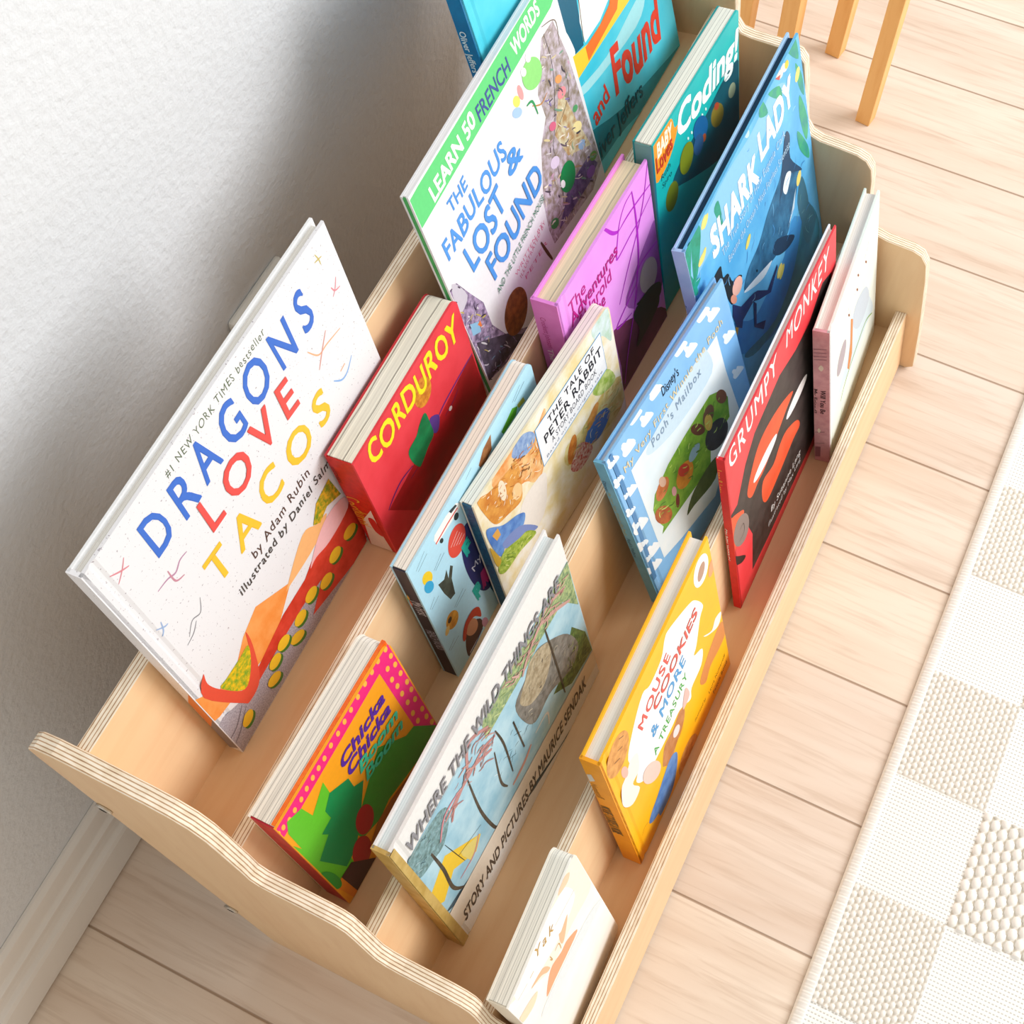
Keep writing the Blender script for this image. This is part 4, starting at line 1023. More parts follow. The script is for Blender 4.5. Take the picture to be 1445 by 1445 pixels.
['p','e0eef8',[77,1657,66,1678,72,1691,69,1712,82,1716,96,1701,106,1707,123,1690,135,1675,139,1659,119,1655,96,1653],1],
['p','e0eef8',[71,1436,60,1457,66,1471,63,1493,76,1496,90,1481,101,1487,118,1469,130,1453,134,1437,114,1433,90,1432],1],
['p','e0eef8',[64,1239,54,1261,60,1276,57,1298,70,1301,84,1286,95,1292,112,1273,125,1257,129,1240,108,1236,84,1235],1],
['p','e0eef8',[64,1045,53,1068,59,1083,56,1106,70,1109,84,1093,95,1099,112,1080,125,1063,129,1046,108,1042,84,1041],1],
['p','e0eef8',[57,804,46,827,53,842,49,866,63,870,78,853,89,859,106,839,120,822,124,804,102,800,78,799],1],
['p','e0eef8',[42,601,31,625,38,641,34,665,48,669,63,651,74,658,92,637,105,619,110,600,88,597,63,596],1],
['l','5a8a24',0.7,[702,709,712,720,716,740],1],
['l','7fae34',0.9,[880,1014,900,991,920,980],1],
['l','a8cf54',1.4,[1088,1049,1115,1041,1146,1024],1],
['l','7fae34',1.1,[449,763,467,750,484,732],1],
['l','5a8a24',1.0,[479,790,500,783,522,771],1],
['l','a8cf54',1.2,[948,782,976,768,998,767],1],
['l','a8cf54',1.1,[1245,1108,1261,1142,1283,1168],1],
['l','a8cf54',1.4,[798,1096,813,1125,816,1165],1],
['l','4f7a24',1.2,[810,753,842,738,876,709],1],
['l','7fae34',1.1,[520,803,548,769,576,753],1],
['l','5a8a24',1.2,[913,763,947,742,976,737],1],
['l','4f7a24',1.2,[386,922,428,908,474,880],1],
['l','c4dc74',1.0,[1238,910,1268,924,1282,960],1],
['l','4f7a24',1.3,[490,794,535,758,571,756],1],
['l','a8cf54',1.3,[659,1029,692,1025,714,1042],1],
['l','4f7a24',1.2,[1127,784,1147,770,1165,764],1],
['l','c4dc74',1.2,[395,867,443,829,488,807],1],
['l','4f7a24',1.2,[997,876,1020,866,1045,851],1],
['l','7fae34',1.1,[724,1101,749,1087,774,1062],1],
['l','5a8a24',0.6,[1062,1103,1097,1103,1121,1122],1],
['l','5a8a24',1.2,[1376,1027,1382,1058,1408,1062],1],
['l','4f7a24',0.7,[551,696,575,682,599,656],1],
['l','a8cf54',1.3,[316,980,339,985,361,990],1],
['l','c4dc74',1.1,[352,815,353,856,370,876],1],
['l','4f7a24',1.3,[1268,1038,1312,1016,1360,966],1],
['l','4f7a24',0.8,[777,860,810,834,838,826],1],
['l','c4dc74',1.4,[1215,984,1246,969,1273,967],1],
['l','c4dc74',0.7,[912,1130,925,1149,944,1160],1],
['l','7fae34',0.9,[363,836,386,830,411,816],1],
['l','4f7a24',0.9,[934,1040,968,1017,995,1018],1],
['l','c4dc74',1.2,[644,1118,665,1109,681,1113],1],
['l','5a8a24',0.9,[322,642,343,655,372,648],1],
['l','7fae34',1.0,[1466,714,1497,717,1531,714],1],
['l','7fae34',0.9,[976,1073,985,1085,993,1097],1],
['l','a8cf54',0.9,[367,912,395,888,421,877],1],
['l','a8cf54',0.9,[787,932,818,899,848,882],1],
['l','5a8a24',1.0,[483,989,498,991,517,979],1],
['l','c4dc74',1.4,[924,1011,938,1037,959,1053],1],
['l','7fae34',1.0,[786,1055,834,1031,866,1046],1],
['l','a8cf54',1.4,[865,813,879,812,893,810],1],
['l','4f7a24',1.0,[1002,869,1053,837,1093,836],1],
['l','a8cf54',1.0,[1458,1014,1469,1021,1482,1023],1],
['l','c4dc74',0.8,[1438,738,1464,760,1496,773],1],
['l','4f7a24',1.3,[1082,1111,1087,1126,1093,1139],1],
['l','4f7a24',1.1,[1363,740,1398,734,1423,748],1],
['l','5a8a24',0.6,[1000,971,1035,948,1070,918],1],
['l','c4dc74',1.0,[1110,755,1129,748,1144,749],1],
['l','4f7a24',0.6,[663,1027,697,993,729,977],1],
['l','c4dc74',1.3,[1283,789,1321,780,1348,792],1],
['l','7fae34',1.1,[962,982,985,969,1009,949],1],
['l','4f7a24',1.1,[848,681,862,696,876,712],1],
['l','c4dc74',1.3,[1080,1109,1112,1102,1130,1120],1],
['t','My Very First Winnie the Pooh','e6d7b0',[169,1649,1771,1617,161,1719],0.01,0.03,1.15,0],
['t',"Disney's",'1d2f44',[834,1782,1088,1766,825,1876],0.01,0.05,0,0],
['t',"Pooh's Mailbox",'8aa2bd',[546,1501,1343,1484,544,1587],0.01,0.02,1.2,0]],
'shark':[['p','3f96d6/2a78c0/14',[1923,873,2293,220,1954,12,1158,110,506,607,492,1034,837,702,1178,660,1600,677],1],
['p','3a86a0/2f7290/40',[2181,743,2411,348,2309,61,1678,27,841,266,575,523,1248,225,1772,353],1],
['p','86c4ec',[1344,2367,1853,2380,2112,2201,1678,2156,1141,2073,262,2059,-4,2090,-135,2311,735,2420],1],
['p','27a08a/188a6a/80',[-15,2382,150,2454,-58,2071],1],
['p','27a08a/188a6a/80',[172,2505,306,2391,135,2092,42,2091],1],
['p','27a08a/188a6a/80',[-60,2330,42,2091,60,1912,-73,2036],1],
['p','27a08a/188a6a/80',[552,2311,654,2331,646,2065],1],
['p','27a08a/188a6a/80',[-81,2123,145,2003,-50,1983],1],
['p','3fae78/2a8f8a/80',[2338,2244,2442,2035,2437,1818,2348,1995],1],
['p','3fae78/2a8f8a/80',[2348,1897,2450,1553,2371,1365,2292,1697],1],
['p','3fae78/2a8f8a/80',[2201,2498,2386,2503,2414,2226],1],
['p','3fae78/2a8f8a/80',[2213,1615,2382,1301,2371,1150,2211,1408],1],
['p','3fae78/2a8f8a/80',[1762,2414,1987,2310,1994,2162],1],
['p','3fae78/2a8f8a/80',[1633,2481,1714,2267,1546,2372],1],
['p','3a6f86',[2185,1109,2251,704,2095,571,2020,937],1],
['p','3a6f86',[2170,843,2359,419,2138,284,2042,596],1],
['p','3a7aa2/23577c/60',[780,1133,903,1255,1181,1293,1437,1414,1734,1494,1877,1567,2118,1283,2028,1068,1856,932,1749,841,1530,838,1273,910,982,1024],1],
['p','24486a',[1965,1805,2048,1716,2001,1501,2203,1174,1967,1347,1738,1329,1670,1288,1801,1534],1],
['p','1c3a58',[1522,992,1862,694,1740,675,1517,794,1397,951],1],
['p','e8f2fa',[780,1133,1280,932,1349,887,1156,892,902,1026],1],
['p','c8dcea',[1889,984,1971,1069,2027,1125,1940,961,1762,885],0],
['p','0d2438',[1073,1069,1070,1065,1064,1066,1057,1070,1050,1078,1044,1087,1041,1096,1042,1104,1045,1107,1051,1107,1058,1102,1065,1095,1071,1086,1074,1076],1],
['p','e8f4fa',[1772,1349,1880,1431,1973,1368,1927,1306,1824,1244],1],
['p','1d2126',[474,1776,481,1707,485,1628,570,1584,619,1436,739,1381,784,1311,613,1359,542,1231,481,1379,458,1558,358,1706,344,1783],1],
['p','f0b8a8',[743,1226,703,1217,659,1227,618,1254,590,1292,579,1334,588,1372,614,1397,653,1407,697,1397,738,1371,767,1333,778,1291,770,1253],1],
['p','e89a80',[626,1202,614,1189,595,1190,572,1205,550,1230,533,1261,524,1291,526,1314,538,1327,557,1325,580,1311,602,1286,619,1256,627,1226],1],
['p','20336a',[542,1231,669,1059,922,948,1002,892,1188,691,1441,754,1441,713,1238,607,1010,767,895,870,659,895,613,838,532,947,500,1119],0],
['p','20336a',[895,870,942,789,874,589,1054,437,985,387,828,601],0],
['p','d8a23a',[507,977,556,913,512,860,498,919],0],
['p','e8d86a',[1021,1484,993,1471,966,1467,946,1471,936,1483,939,1501,953,1521,976,1539,1003,1552,1030,1556,1050,1552,1060,1539,1058,1522,1044,1502],1],
['p','e8d86a',[1542,543,1512,530,1483,526,1461,531,1449,546,1451,567,1466,589,1491,609,1520,622,1549,627,1572,621,1584,606,1582,586,1567,563],1],
['p','e8d86a',[423,2341,398,2330,374,2325,356,2328,347,2339,350,2354,364,2372,385,2388,410,2399,434,2404,452,2401,461,2391,458,2375,445,2357],1],
['p','e8d86a',[285,2106,260,2095,235,2090,217,2094,209,2105,212,2121,226,2139,247,2155,273,2167,297,2171,315,2168,324,2157,321,2141,307,2123],1],
['p','f0dc7a',[395,2355,369,2345,343,2343,323,2349,313,2363,314,2380,327,2398,348,2414,374,2423,400,2425,420,2419,430,2406,429,2389,417,2371],1],
['p','f0dc7a',[243,2098,212,2093,184,2096,162,2105,153,2119,156,2135,173,2149,198,2160,228,2164,257,2162,278,2153,288,2139,285,2123,269,2109],1],
['p','f0dc7a',[1501,597,1470,585,1440,583,1415,592,1401,610,1400,634,1413,658,1437,679,1466,691,1497,693,1521,684,1536,666,1537,642,1524,618],1],
['p','f0dc7a',[2145,1116,2120,1099,2093,1092,2069,1098,2054,1115,2050,1139,2057,1167,2076,1191,2101,1209,2128,1215,2151,1210,2167,1193,2171,1169,2163,1141],1],
['p','f0dc7a',[2388,2079,2364,2062,2338,2056,2316,2060,2301,2075,2296,2096,2303,2121,2320,2143,2344,2159,2369,2166,2392,2162,2407,2147,2411,2126,2405,2101],1],
['p','b8dcf4',[1339,2395,1329,2382,1312,2380,1291,2389,1271,2407,1256,2431,1249,2456,1251,2477,1261,2490,1278,2492,1298,2483,1318,2465,1333,2441,1341,2416],1],
['p','e8e0d8',[2067,2347,2043,2347,2014,2359,1985,2379,1963,2403,1950,2428,1951,2447,1965,2457,1988,2457,2017,2445,2045,2426,2068,2401,2081,2377,2080,2357],1],
['p','e8e0d8',[2167,2331,2143,2331,2114,2343,2085,2363,2062,2388,2049,2412,2050,2431,2063,2442,2087,2441,2116,2430,2145,2410,2168,2385,2181,2361,2181,2341],1],
['p','c8524a',[1923,2436,2036,2385,2001,2356],0],
['p','f2c83a',[2206,2341,2191,2333,2173,2334,2156,2341,2141,2355,2133,2372,2133,2389,2141,2402,2155,2410,2173,2409,2191,2402,2205,2388,2213,2371,2213,2354],1],
['l','7cc0ee',0.9,[1215,1184,1237,1208,1276,1210],1],
['l','4f98d8',0.6,[1311,659,1339,660,1349,685],1],
['l','4f98d8',0.9,[1447,1106,1496,1130,1482,1218],1],
['l','7cc0ee',0.5,[461,1907,479,1914,504,1913],1],
['l','7cc0ee',0.8,[1396,1712,1418,1711,1438,1714],1],
['l','9ad4f4',0.5,[874,1617,919,1611,930,1648],1],
['l','7cc0ee',0.8,[2284,913,2329,904,2338,938],1],
['l','7cc0ee',0.8,[1987,1974,1999,1990,2031,1985],1],
['l','3a86c6',0.8,[758,1244,794,1237,827,1234],1],
['l','9ad4f4',0.6,[1020,2035,1062,2021,1091,2027],1],
['l','3a86c6',0.9,[2187,1215,2219,1229,2280,1206],1],
['l','7cc0ee',0.9,[622,2133,645,2149,650,2183],1],
['l','4f98d8',0.9,[904,1349,937,1387,957,1438],1],
['l','7cc0ee',0.5,[1108,1385,1116,1446,1156,1471],1],
['l','4f98d8',0.6,[1424,948,1424,999,1461,1008],1],
['l','9ad4f4',0.5,[1557,1015,1584,1035,1611,1056],1],
['l','9ad4f4',0.7,[1137,1901,1195,1913,1229,1954],1],
['l','9ad4f4',0.7,[69,2039,134,2019,163,2054],1],
['l','9ad4f4',0.9,[876,892,928,879,944,917],1],
['l','7cc0ee',0.8,[1510,1289,1541,1333,1541,1407],1],
['l','9ad4f4',0.7,[1407,2177,1428,2176,1444,2183],1],
['l','3a86c6',0.5,[1190,1135,1202,1156,1214,1178],1],
['l','4f98d8',0.8,[1831,963,1874,957,1913,956],1],
['l','4f98d8',1.0,[1250,2282,1280,2270,1294,2279],1],
['l','7cc0ee',0.9,[559,1449,560,1530,618,1544],1],
['l','3a86c6',0.9,[471,1550,515,1538,540,1554],1],
['l','4f98d8',0.8,[1830,1330,1873,1349,1929,1352],1],
['l','4f98d8',0.5,[2038,1330,2090,1358,2109,1420],1],
['l','3a86c6',0.8,[1115,1093,1143,1129,1142,1196],1],
['l','4f98d8',0.5,[1591,1509,1648,1523,1647,1598],1],
['l','7cc0ee',1.0,[1030,1368,1067,1385,1102,1405],1],
['l','7cc0ee',0.9,[1611,945,1618,966,1643,966],1],
['l','7cc0ee',0.6,[2184,523,2225,530,2245,564],1],
['l','3a86c6',0.7,[1697,787,1755,801,1846,768],1],
['l','9ad4f4',0.8,[1157,2067,1210,2088,1304,2051],1],
['l','9ad4f4',1.0,[2174,1867,2199,1879,2242,1870],1],
['l','9ad4f4',0.6,[1920,1818,1965,1825,1985,1859],1],
['l','3a86c6',0.8,[620,1384,635,1420,681,1417],1],
['l','4f98d8',0.6,[1080,1938,1078,1990,1113,2003],1],
['l','3a86c6',1.0,[2172,688,2217,698,2286,677],1],
['l','3a86c6',0.8,[1396,1525,1409,1540,1418,1558],1],
['l','3a86c6',0.6,[1749,857,1792,900,1810,969],1],
['l','4f98d8',0.6,[1048,1989,1053,2006,1068,2013],1],
['l','7ab4bc',0.6,[2179,569,2239,539,2302,504],1],
['l','3a7a8a',0.7,[2267,445,2297,440,2314,454],1],
['l','7ab4bc',0.5,[2071,754,2112,739,2146,735],1],
['l','5a9aa8',0.6,[2150,548,2182,582,2247,575],1],
['l','7ab4bc',0.5,[2168,404,2119,493,2106,558],1],
['l','7ab4bc',0.5,[2084,908,2096,934,2114,954],1],
['l','5a9aa8',0.5,[2197,411,2204,444,2222,466],1],
['l','5a9aa8',0.7,[2077,928,2083,952,2102,963],1],
['l','7ab4bc',0.6,[1968,752,1978,816,2042,817],1],
['t','SHARK','f6fbff',[394,1937,1376,1869,381,2213],0.038,0.02,1.05,0],
['t','LADY','f6fbff',[1453,1976,2214,1966,1425,2239],0.038,0.02,1.05,0],
['t','The True Story of How Eugenie Clark','bfe0f6',[546,1806,1962,1795,542,1884],0,0,1.1,0],
['t',"Became the Ocean's Most Fearless Scientist",'bfe0f6',[626,1652,2018,1615,620,1727],0,0,1.1,0]],
'white':[['p','fbeee0',[1019,2081,1143,1965,1137,1294,802,1349,363,1488,2,2242,406,2231],1],
['p','fdfcfb',[777,1953,921,1882,952,1566,696,1516,425,1610,126,1788,124,2094,402,2146],1],
['p','f6cfae',[938,2008,1022,1926,962,1873,833,1953],1],
['p','f0a77c',[800,1147,404,1208,269,1237,428,1416,583,1334,687,1307],1],
['p','eebc94',[812,1564,672,1396,626,1422,653,1568,688,1546],1],
['p','eebc94',[219,1680,386,1619,437,1456,397,1466,341,1576],1],
['p','e6eef2',[1112,912,1104,836,238,1063,216,1201,862,1071],1],
['p','fae0c0',[244,1518,147,1460,-1,1552,-26,1666,120,1617],1],
['t','Yak','c9a055',[377,1865,643,1739,362,1992],0.006,0.03,1.4,0],
['l','c9a055',1.1,[265,1808,323,1794],1],
['l','c9a055',1.1,[490,1560,490,1470,474,1529],1],
['l','c9a055',1.1,[549,1497,610,1482,602,1372],1],
['l','b8a890',0.5,[379,2064,666,2015],0],
['l','b8a890',0.5,[671,1740,970,1651],0],
['l','b8a890',0.5,[94,1867,227,1817],0]],
'cook':[['p','ffffff',[689,2057,807,1982,1025,2004,1132,2141,1223,2147,1538,1964,1648,1846,1743,1597,1663,1518,1530,1279,1463,1211,1604,1072,1534,892,1326,870,1270,749,1090,916,896,925,482,978,366,1053,302,1210,361,1320,299,1664,462,1891],1],
['t','MOUSE','e05a50',[559,1653,1151,1819,513,1796],0.02,0.03,1.15,0],
['t','COOKIES','e05a50',[777,1542,1643,1635,749,1687],0.02,0.03,1.0,0],
['t','& MORE','4aa0dc',[657,1279,1335,1375,625,1435],0.02,0.04,1.05,0],
['t','A TREASURY','3aae4a',[620,1006,1309,1137,601,1121],0.01,0.03,1.1,0],
['p','f8fafa',[1893,1886,1838,1862,1777,1876,1724,1923,1689,1995,1679,2076,1695,2150,1733,2204,1787,2228,1846,2216,1899,2171,1935,2101,1947,2019,1933,1942],1],
['p','b8907a',[1847,1963,1815,1946,1783,1946,1757,1963,1742,1993,1741,2031,1754,2068,1779,2098,1810,2115,1842,2116,1868,2099,1883,2069,1885,2032,1872,1994],1],
['p','e8a85a/c8843a/120',[286,1762,205,1748,127,1779,68,1849,40,1941,46,2038,86,2121,151,2175,229,2189,305,2161,365,2095,396,2004,392,1905,353,1818],1],
['l','7a4a24',0.8,[228,2015,292,1958],0],
['l','7a4a24',0.8,[145,1958,225,1885],0],
['l','7a4a24',0.8,[284,2114,344,2045],0],
['p','e8a85a/c8843a/120',[1101,-134,1013,-139,931,-105,871,-39,844,44,856,129,903,199,977,241,1062,247,1144,216,1205,152,1234,69,1224,-18,1177,-90],1],
['p','e4a070',[2002,1763,1977,1740,1950,1734,1927,1746,1912,1774,1909,1813,1917,1854,1935,1889,1959,1912,1986,1918,2008,1906,2023,1878,2027,1840,2020,1799],1],
['p','d98a4a',[1549,522,1462,699,1675,834,1949,896,2031,723,1991,595,1853,580,1673,605],1],
['p','f4f0ea',[1659,1197,1800,1041,1889,1094,2001,1018,1914,917,1732,1081],1],
['p','f6efe8',[69,1252,123,1502,211,1535,323,1606,425,1513,374,1289,256,1273,317,1044,175,1032],1],
['p','e8b8a8',[253,1530,240,1510,222,1510,203,1532,187,1571,177,1619,176,1665,182,1702,195,1722,213,1722,232,1700,248,1662,258,1615,260,1568],1],
['p','c98a5a/b8743f/90',[669,686,762,880,926,858,1085,901,1153,781,1074,630,920,570,773,492,686,619],1],
['p','f0d0c4',[566,694,508,734,451,808,406,902,382,997,383,1073,409,1118,453,1123,509,1087,566,1016,612,923,638,827,639,746,613,699],1],
['p','f2e4e4',[993,666,966,666,940,681,919,708,907,742,908,775,920,801,942,816,968,816,995,801,1016,775,1027,742,1027,708,1015,681],1],
['p','e8c0b8',[1129,832,1270,846,1245,1037,1182,983],1],
['p','6a9ad4/4a7cc0/90',[767,559,896,440,821,214,676,64,448,67,424,158,321,226,275,318,347,390,483,436],1],
['l','c8862a',0.8,[142,356,203,396,265,362],1],
['l','d8923a',0.7,[984,577,1078,596],0],
['t','Laura Numeroff','3a2a10',[1563,246,1939,285,1551,308],0,0.02,1.1,0],
['t','Felicia Bond','3a2a10',[1637,93,1948,133,1624,157],0,0.04,1.1,0],
['t','illustrated by','3a2a10',[1256,293,1492,283,1248,344],0,0.02,1.1,0]],
'grumpy':[['p','38302e/1d1816/60',[144,1624,360,1914,583,2063,1155,2117,1517,2004,1841,1979,2175,2132,2400,2027,2116,204,1802,127,1108,154,697,173,316,210,382,758,304,1021,18,1566,2,1655],0],
['p','f0582a/e04a1c/30',[348,1480,478,1680,643,1804,855,1804,1156,1707,1432,1537,1267,1480,1005,1395,713,1314,590,1327,433,1307],1],
['p','f0582a/e04a1c/30',[643,942,684,1186,916,1103,1084,1180,1247,1181,1502,997,1563,829,1392,830,1087,787,755,769],1],
['p','f4f0f0',[805,1351,683,1362,577,1388,507,1424,487,1462,519,1495,599,1517,710,1524,831,1514,938,1489,1011,1454,1033,1415,1000,1381,919,1358],1],
['p','f4f0f0',[1563,1259,1448,1264,1346,1284,1278,1316,1256,1353,1283,1389,1356,1415,1459,1428,1573,1424,1675,1404,1746,1372,1770,1335,1743,1299,1669,1272],1],
['p','f05a30',[-46,1625,206,1431,252,1327,152,1264,-35,1024,-43,1267],1],
['p','8a7a74',[290,948,229,923,156,948,87,1017,35,1115,11,1222,17,1317,54,1383,112,1407,182,1384,250,1319,304,1224,331,1116,326,1017],1],
['l','3a2e2a',1,[109,1064,217,1070,220,1201,145,1210],1],
['p','1a1614',[-62,1046,197,682,104,695,-64,932],1],
['t','GRUMPY','f8f4f4',[74,2214,1112,2242,82,2478],0.006,0.06,1.15,0],
['t','MONKEY','f8f4f4',[1310,2269,2312,2180,1297,2512],0.006,0.06,1.15,0],
['t','By Suzanne Lang','e8e4e0',[808,455,1560,370,799,539],0,0.06,1.05,0],
['t','illustrated by Max Lang','d8d4d0',[728,319,1555,263,718,388],0,0.06,1.05,0]],
'will':[['p','d4e4ee',[723,1339,1015,1175,1237,1102,1555,498,1283,545,905,587,466,661,321,759,634,941],1],
['l','7fae4a',2.6,[1522,441,1277,617,976,642,756,635,504,592,380,509],1],
['l','9ac06a',1.4,[439,323,296,136],1],
['p','d8894a',[704,1362,778,1270,768,767,665,641,607,735,696,1004],0],
['p','b0a4ac',[484,1050,419,1013,350,1006,291,1033,254,1086,247,1155,269,1227,317,1287,381,1323,448,1330,507,1305,545,1253,554,1184,533,1112],1],
['p','c8d4e0',[1230,1196,1370,843,1037,839,803,1134,862,1357],1],
['l','8a8478',0.8,[1156,1674,1182,1701],0],
['l','8a8478',0.8,[984,1632,1010,1659],0],
['l','8a8478',0.8,[923,1503,949,1530],0],
['l','8a8478',0.8,[1224,1694,1250,1721],0],
['l','8a8478',0.8,[816,1544,842,1571],0],
['l','8a8478',0.8,[664,1481,691,1507],0],
['l','8a8478',0.8,[1255,1743,1281,1769],0],
['l','8a8478',0.8,[608,1594,634,1620],0],
['p','8a4a2a',[1238,1534,1235,1528,1227,1531,1215,1541,1201,1557,1188,1576,1179,1594,1175,1607,1177,1613,1185,1610,1197,1600,1211,1584,1224,1565,1234,1548],1],
['p','8a4a2a',[965,1667,962,1661,954,1663,943,1673,929,1689,917,1707,908,1724,905,1737,907,1743,915,1740,927,1731,940,1715,952,1697,961,1680],1],
['p','8a4a2a',[941,1493,938,1487,931,1490,919,1500,905,1516,893,1535,884,1552,881,1565,883,1571,891,1569,903,1559,916,1543,928,1524,937,1507],1],
['p','8a4a2a',[665,1465,663,1459,655,1461,643,1472,630,1488,619,1506,610,1524,607,1537,610,1542,617,1540,629,1530,642,1514,653,1496,662,1478],1]]}
SPINE={
'dragons':[['p','e8873c',[117,762,-92,973,-42,563,149,359],0],
['p','8b8792',[149,359,-42,563,1,78,132,-29],0],
['t','Rubin','5a5048',[216,2096,231,1850,112,2228],0,0,0],
['t','DRAGONS LOVE TACOS','b08070',[246,1535,218,556,143,1672],0,0,0]],
'cord':[['p','efe3d6',[170,377,52,566,59,228,36,3,283,-24],0],
['t','Corduroy','f0b030',[255,666,220,279,139,782],0.0,0.1,0],
['t','FREEMAN','7a1018',[241,1030,225,839,199,1064],0,0,0],
['p','d22a24',[116,423,63,428,49,220,108,252],1]],
'fab':[],
'jeff':[['t','Oliver Jeffers','d8eef6',[95,2262,91,1920,47,2268],0.01,0.03,0]],
'chicka':[],
'farm':[['p','e0a83a',[109,1275,99,1235,110,1178,120,1219],0],
['p','d8582a',[109,1195,99,1153,110,1096,121,1137],0],
['p','8ab83a',[131,1244,120,1203,131,1146,142,1187],0],
['t','My First','d8d4e0',[104,1198,84,999,19,1277],0,0,0],
['t','FRENCH WORDS','c8c4d8',[101,745,74,442,29,766],0,0,0]],
'peter':[],
'harold':[['t','Crockett Johnson','c04a9a',[168,1648,157,1297,123,1667],0,0,0],
['t','The','f4d8ee',[170,1283,163,1139,125,1296],0.02,0,0]],
'coding':[],
'wild':[],
'pooh':[['t','Disney','1d3a54',[81,1740,90,1600,49,1763],0,0,0],
['t','My Very First Winnie the Pooh','a9a97a',[89,1586,90,1012,53,1603],0,0,0],
['t',"Pooh's Mailbox",'2a5a7a',[81,967,83,693,46,993],0,0,0]],
'shark':[['t','SHARK','17406e',[157,1818,178,1647,95,1834],0.05,0,0]],
'white':[],
'cook':[['p','dcd8d0',[208,1950,115,1982,103,1863,202,1800],0],
['t','Numeroff','b07010',[173,1768,157,1472,108,1833],0,0,0],
['t','MOUSE COOKIES & MORE','8a6a3a',[172,1300,154,671,80,1398],0.01,0,0]],
'grumpy':[['t','Lang & Lang','f0c040',[88,2337,96,1998,32,2365],0,0.03,0],
['t','GRUMPY MONKEY','f4ece8',[98,1429,102,879,46,1470],0.01,0.03,0],
['p','f0c83a',[109,1542,80,1581,85,1507,103,1491],1],
['p','f0c83a',[112,825,88,859,94,764,111,758],1]],
'will':[['t','Will You Be','3c2c34',[80,1190,86,814,33,1207],0.01,0,0],
['t','My Friend?','3c2c34',[152,1189,161,809,108,1205],0.01,0,0],
['p','a87a86',[141,1784,24,1809,24,1797,141,1772],0],
['p','a87a86',[142,1732,24,1758,24,1746,142,1720],0],
['p','a87a86',[142,1680,24,1706,24,1694,142,1668],0],
['p','a87a86',[143,1635,24,1661,24,1649,143,1623],0],
['p','a07a80',[167,301,48,334,48,323,167,291],0],
['p','a07a80',[165,489,47,520,47,509,165,478],0],
['p','e8dccc',[98,1513,75,1566,52,1528,71,1476],1],
['p','e8dccc',[115,525,100,566,84,529,101,487],1],
['p','8a5a68',[143,239,86,252,91,76,150,62],0]]}

# ---- materials
def lin(h):
    c = [int(h[i:i+2], 16)/255 for i in (0, 2, 4)]
    return tuple(x/12.92 if x <= .04045 else ((x+.055)/1.055)**2.4 for x in c) + (1,)
MATS = {}
def nt(name, rough=.5, spec=.4):
    m = bpy.data.materials.new(name); m.use_nodes = True; t = m.node_tree; b = t.nodes['Principled BSDF']
    b.inputs['Roughness'].default_value = rough; b.inputs['Specular IOR Level'].default_value = spec
    return m, t, b
def node(t, kind, **k):
    n = t.nodes.new(kind)
    for a, v in k.items(): setattr(n, a, v)
    return n
def math_(t, op, a, b=None):
    n = node(t, 'ShaderNodeMath', operation=op)
    for i, v in enumerate((a, b)):
        if v is None: continue
        if isinstance(v, (int, float)): n.inputs[i].default_value = v
        else: t.links.new(v, n.inputs[i])
    return n.outputs[0]
def mixc(t, f, a, b):
    n = node(t, 'ShaderNodeMix', data_type='RGBA')
    for s, v in ((0, f), (6, a), (7, b)):
        if isinstance(v, (int, float)): n.inputs[s].default_value = v
        elif isinstance(v, tuple): n.inputs[s].default_value = v
        else: t.links.new(v, n.inputs[s])
    return n.outputs[2]
def ramp(t, f, lo, hi):
    n = node(t, 'ShaderNodeMapRange'); n.inputs[1].default_value = lo; n.inputs[2].default_value = hi
    t.links.new(f, n.inputs[0]); return n.outputs[0]
def noise(t, vec, scale, detail=4, rough=.5):
    n = node(t, 'ShaderNodeTexNoise'); n.inputs['Scale'].default_value = scale; n.inputs['Detail'].default_value = detail
    n.inputs['Roughness'].default_value = rough; t.links.new(vec, n.inputs['Vector']); return n.outputs[0]
def coords(t, sc=(1, 1, 1)):
    c = node(t, 'ShaderNodeTexCoord'); mp = node(t, 'ShaderNodeMapping'); mp.inputs['Scale'].default_value = sc
    t.links.new(c.outputs['Object'], mp.inputs[0]); return mp.outputs[0]
def bump(t, b, h, dist, strength=1):
    n = node(t, 'ShaderNodeBump'); n.inputs['Distance'].default_value = dist; n.inputs['Strength'].default_value = strength
    t.links.new(h, n.inputs['Height']); t.links.new(n.outputs[0], b.inputs['Normal'])
def ink(spec):
    if spec in MATS: return MATS[spec]
    m, t, b = nt('print_' + spec.replace('/', '_'), .42, .35)
    p = spec.split('/')
    if len(p) == 1:
        f = noise(t, coords(t), 300, 2); col = mixc(t, ramp(t, f, .3, .7), lin(p[0]), tuple(min(1, c*.95) for c in lin(p[0])[:3]) + (1,))
    elif len(p) == 4:
        f = noise(t, coords(t), float(p[2]), 2, .5); col = mixc(t, ramp(t, f, .66, .70), lin(p[0]), lin(p[1]))
    else:
        f = noise(t, coords(t), float(p[2]), 5, .6); col = mixc(t, ramp(t, f, .38, .62), lin(p[0]), lin(p[1]))
    t.links.new(col, b.inputs['Base Color']); MATS[spec] = m; return m
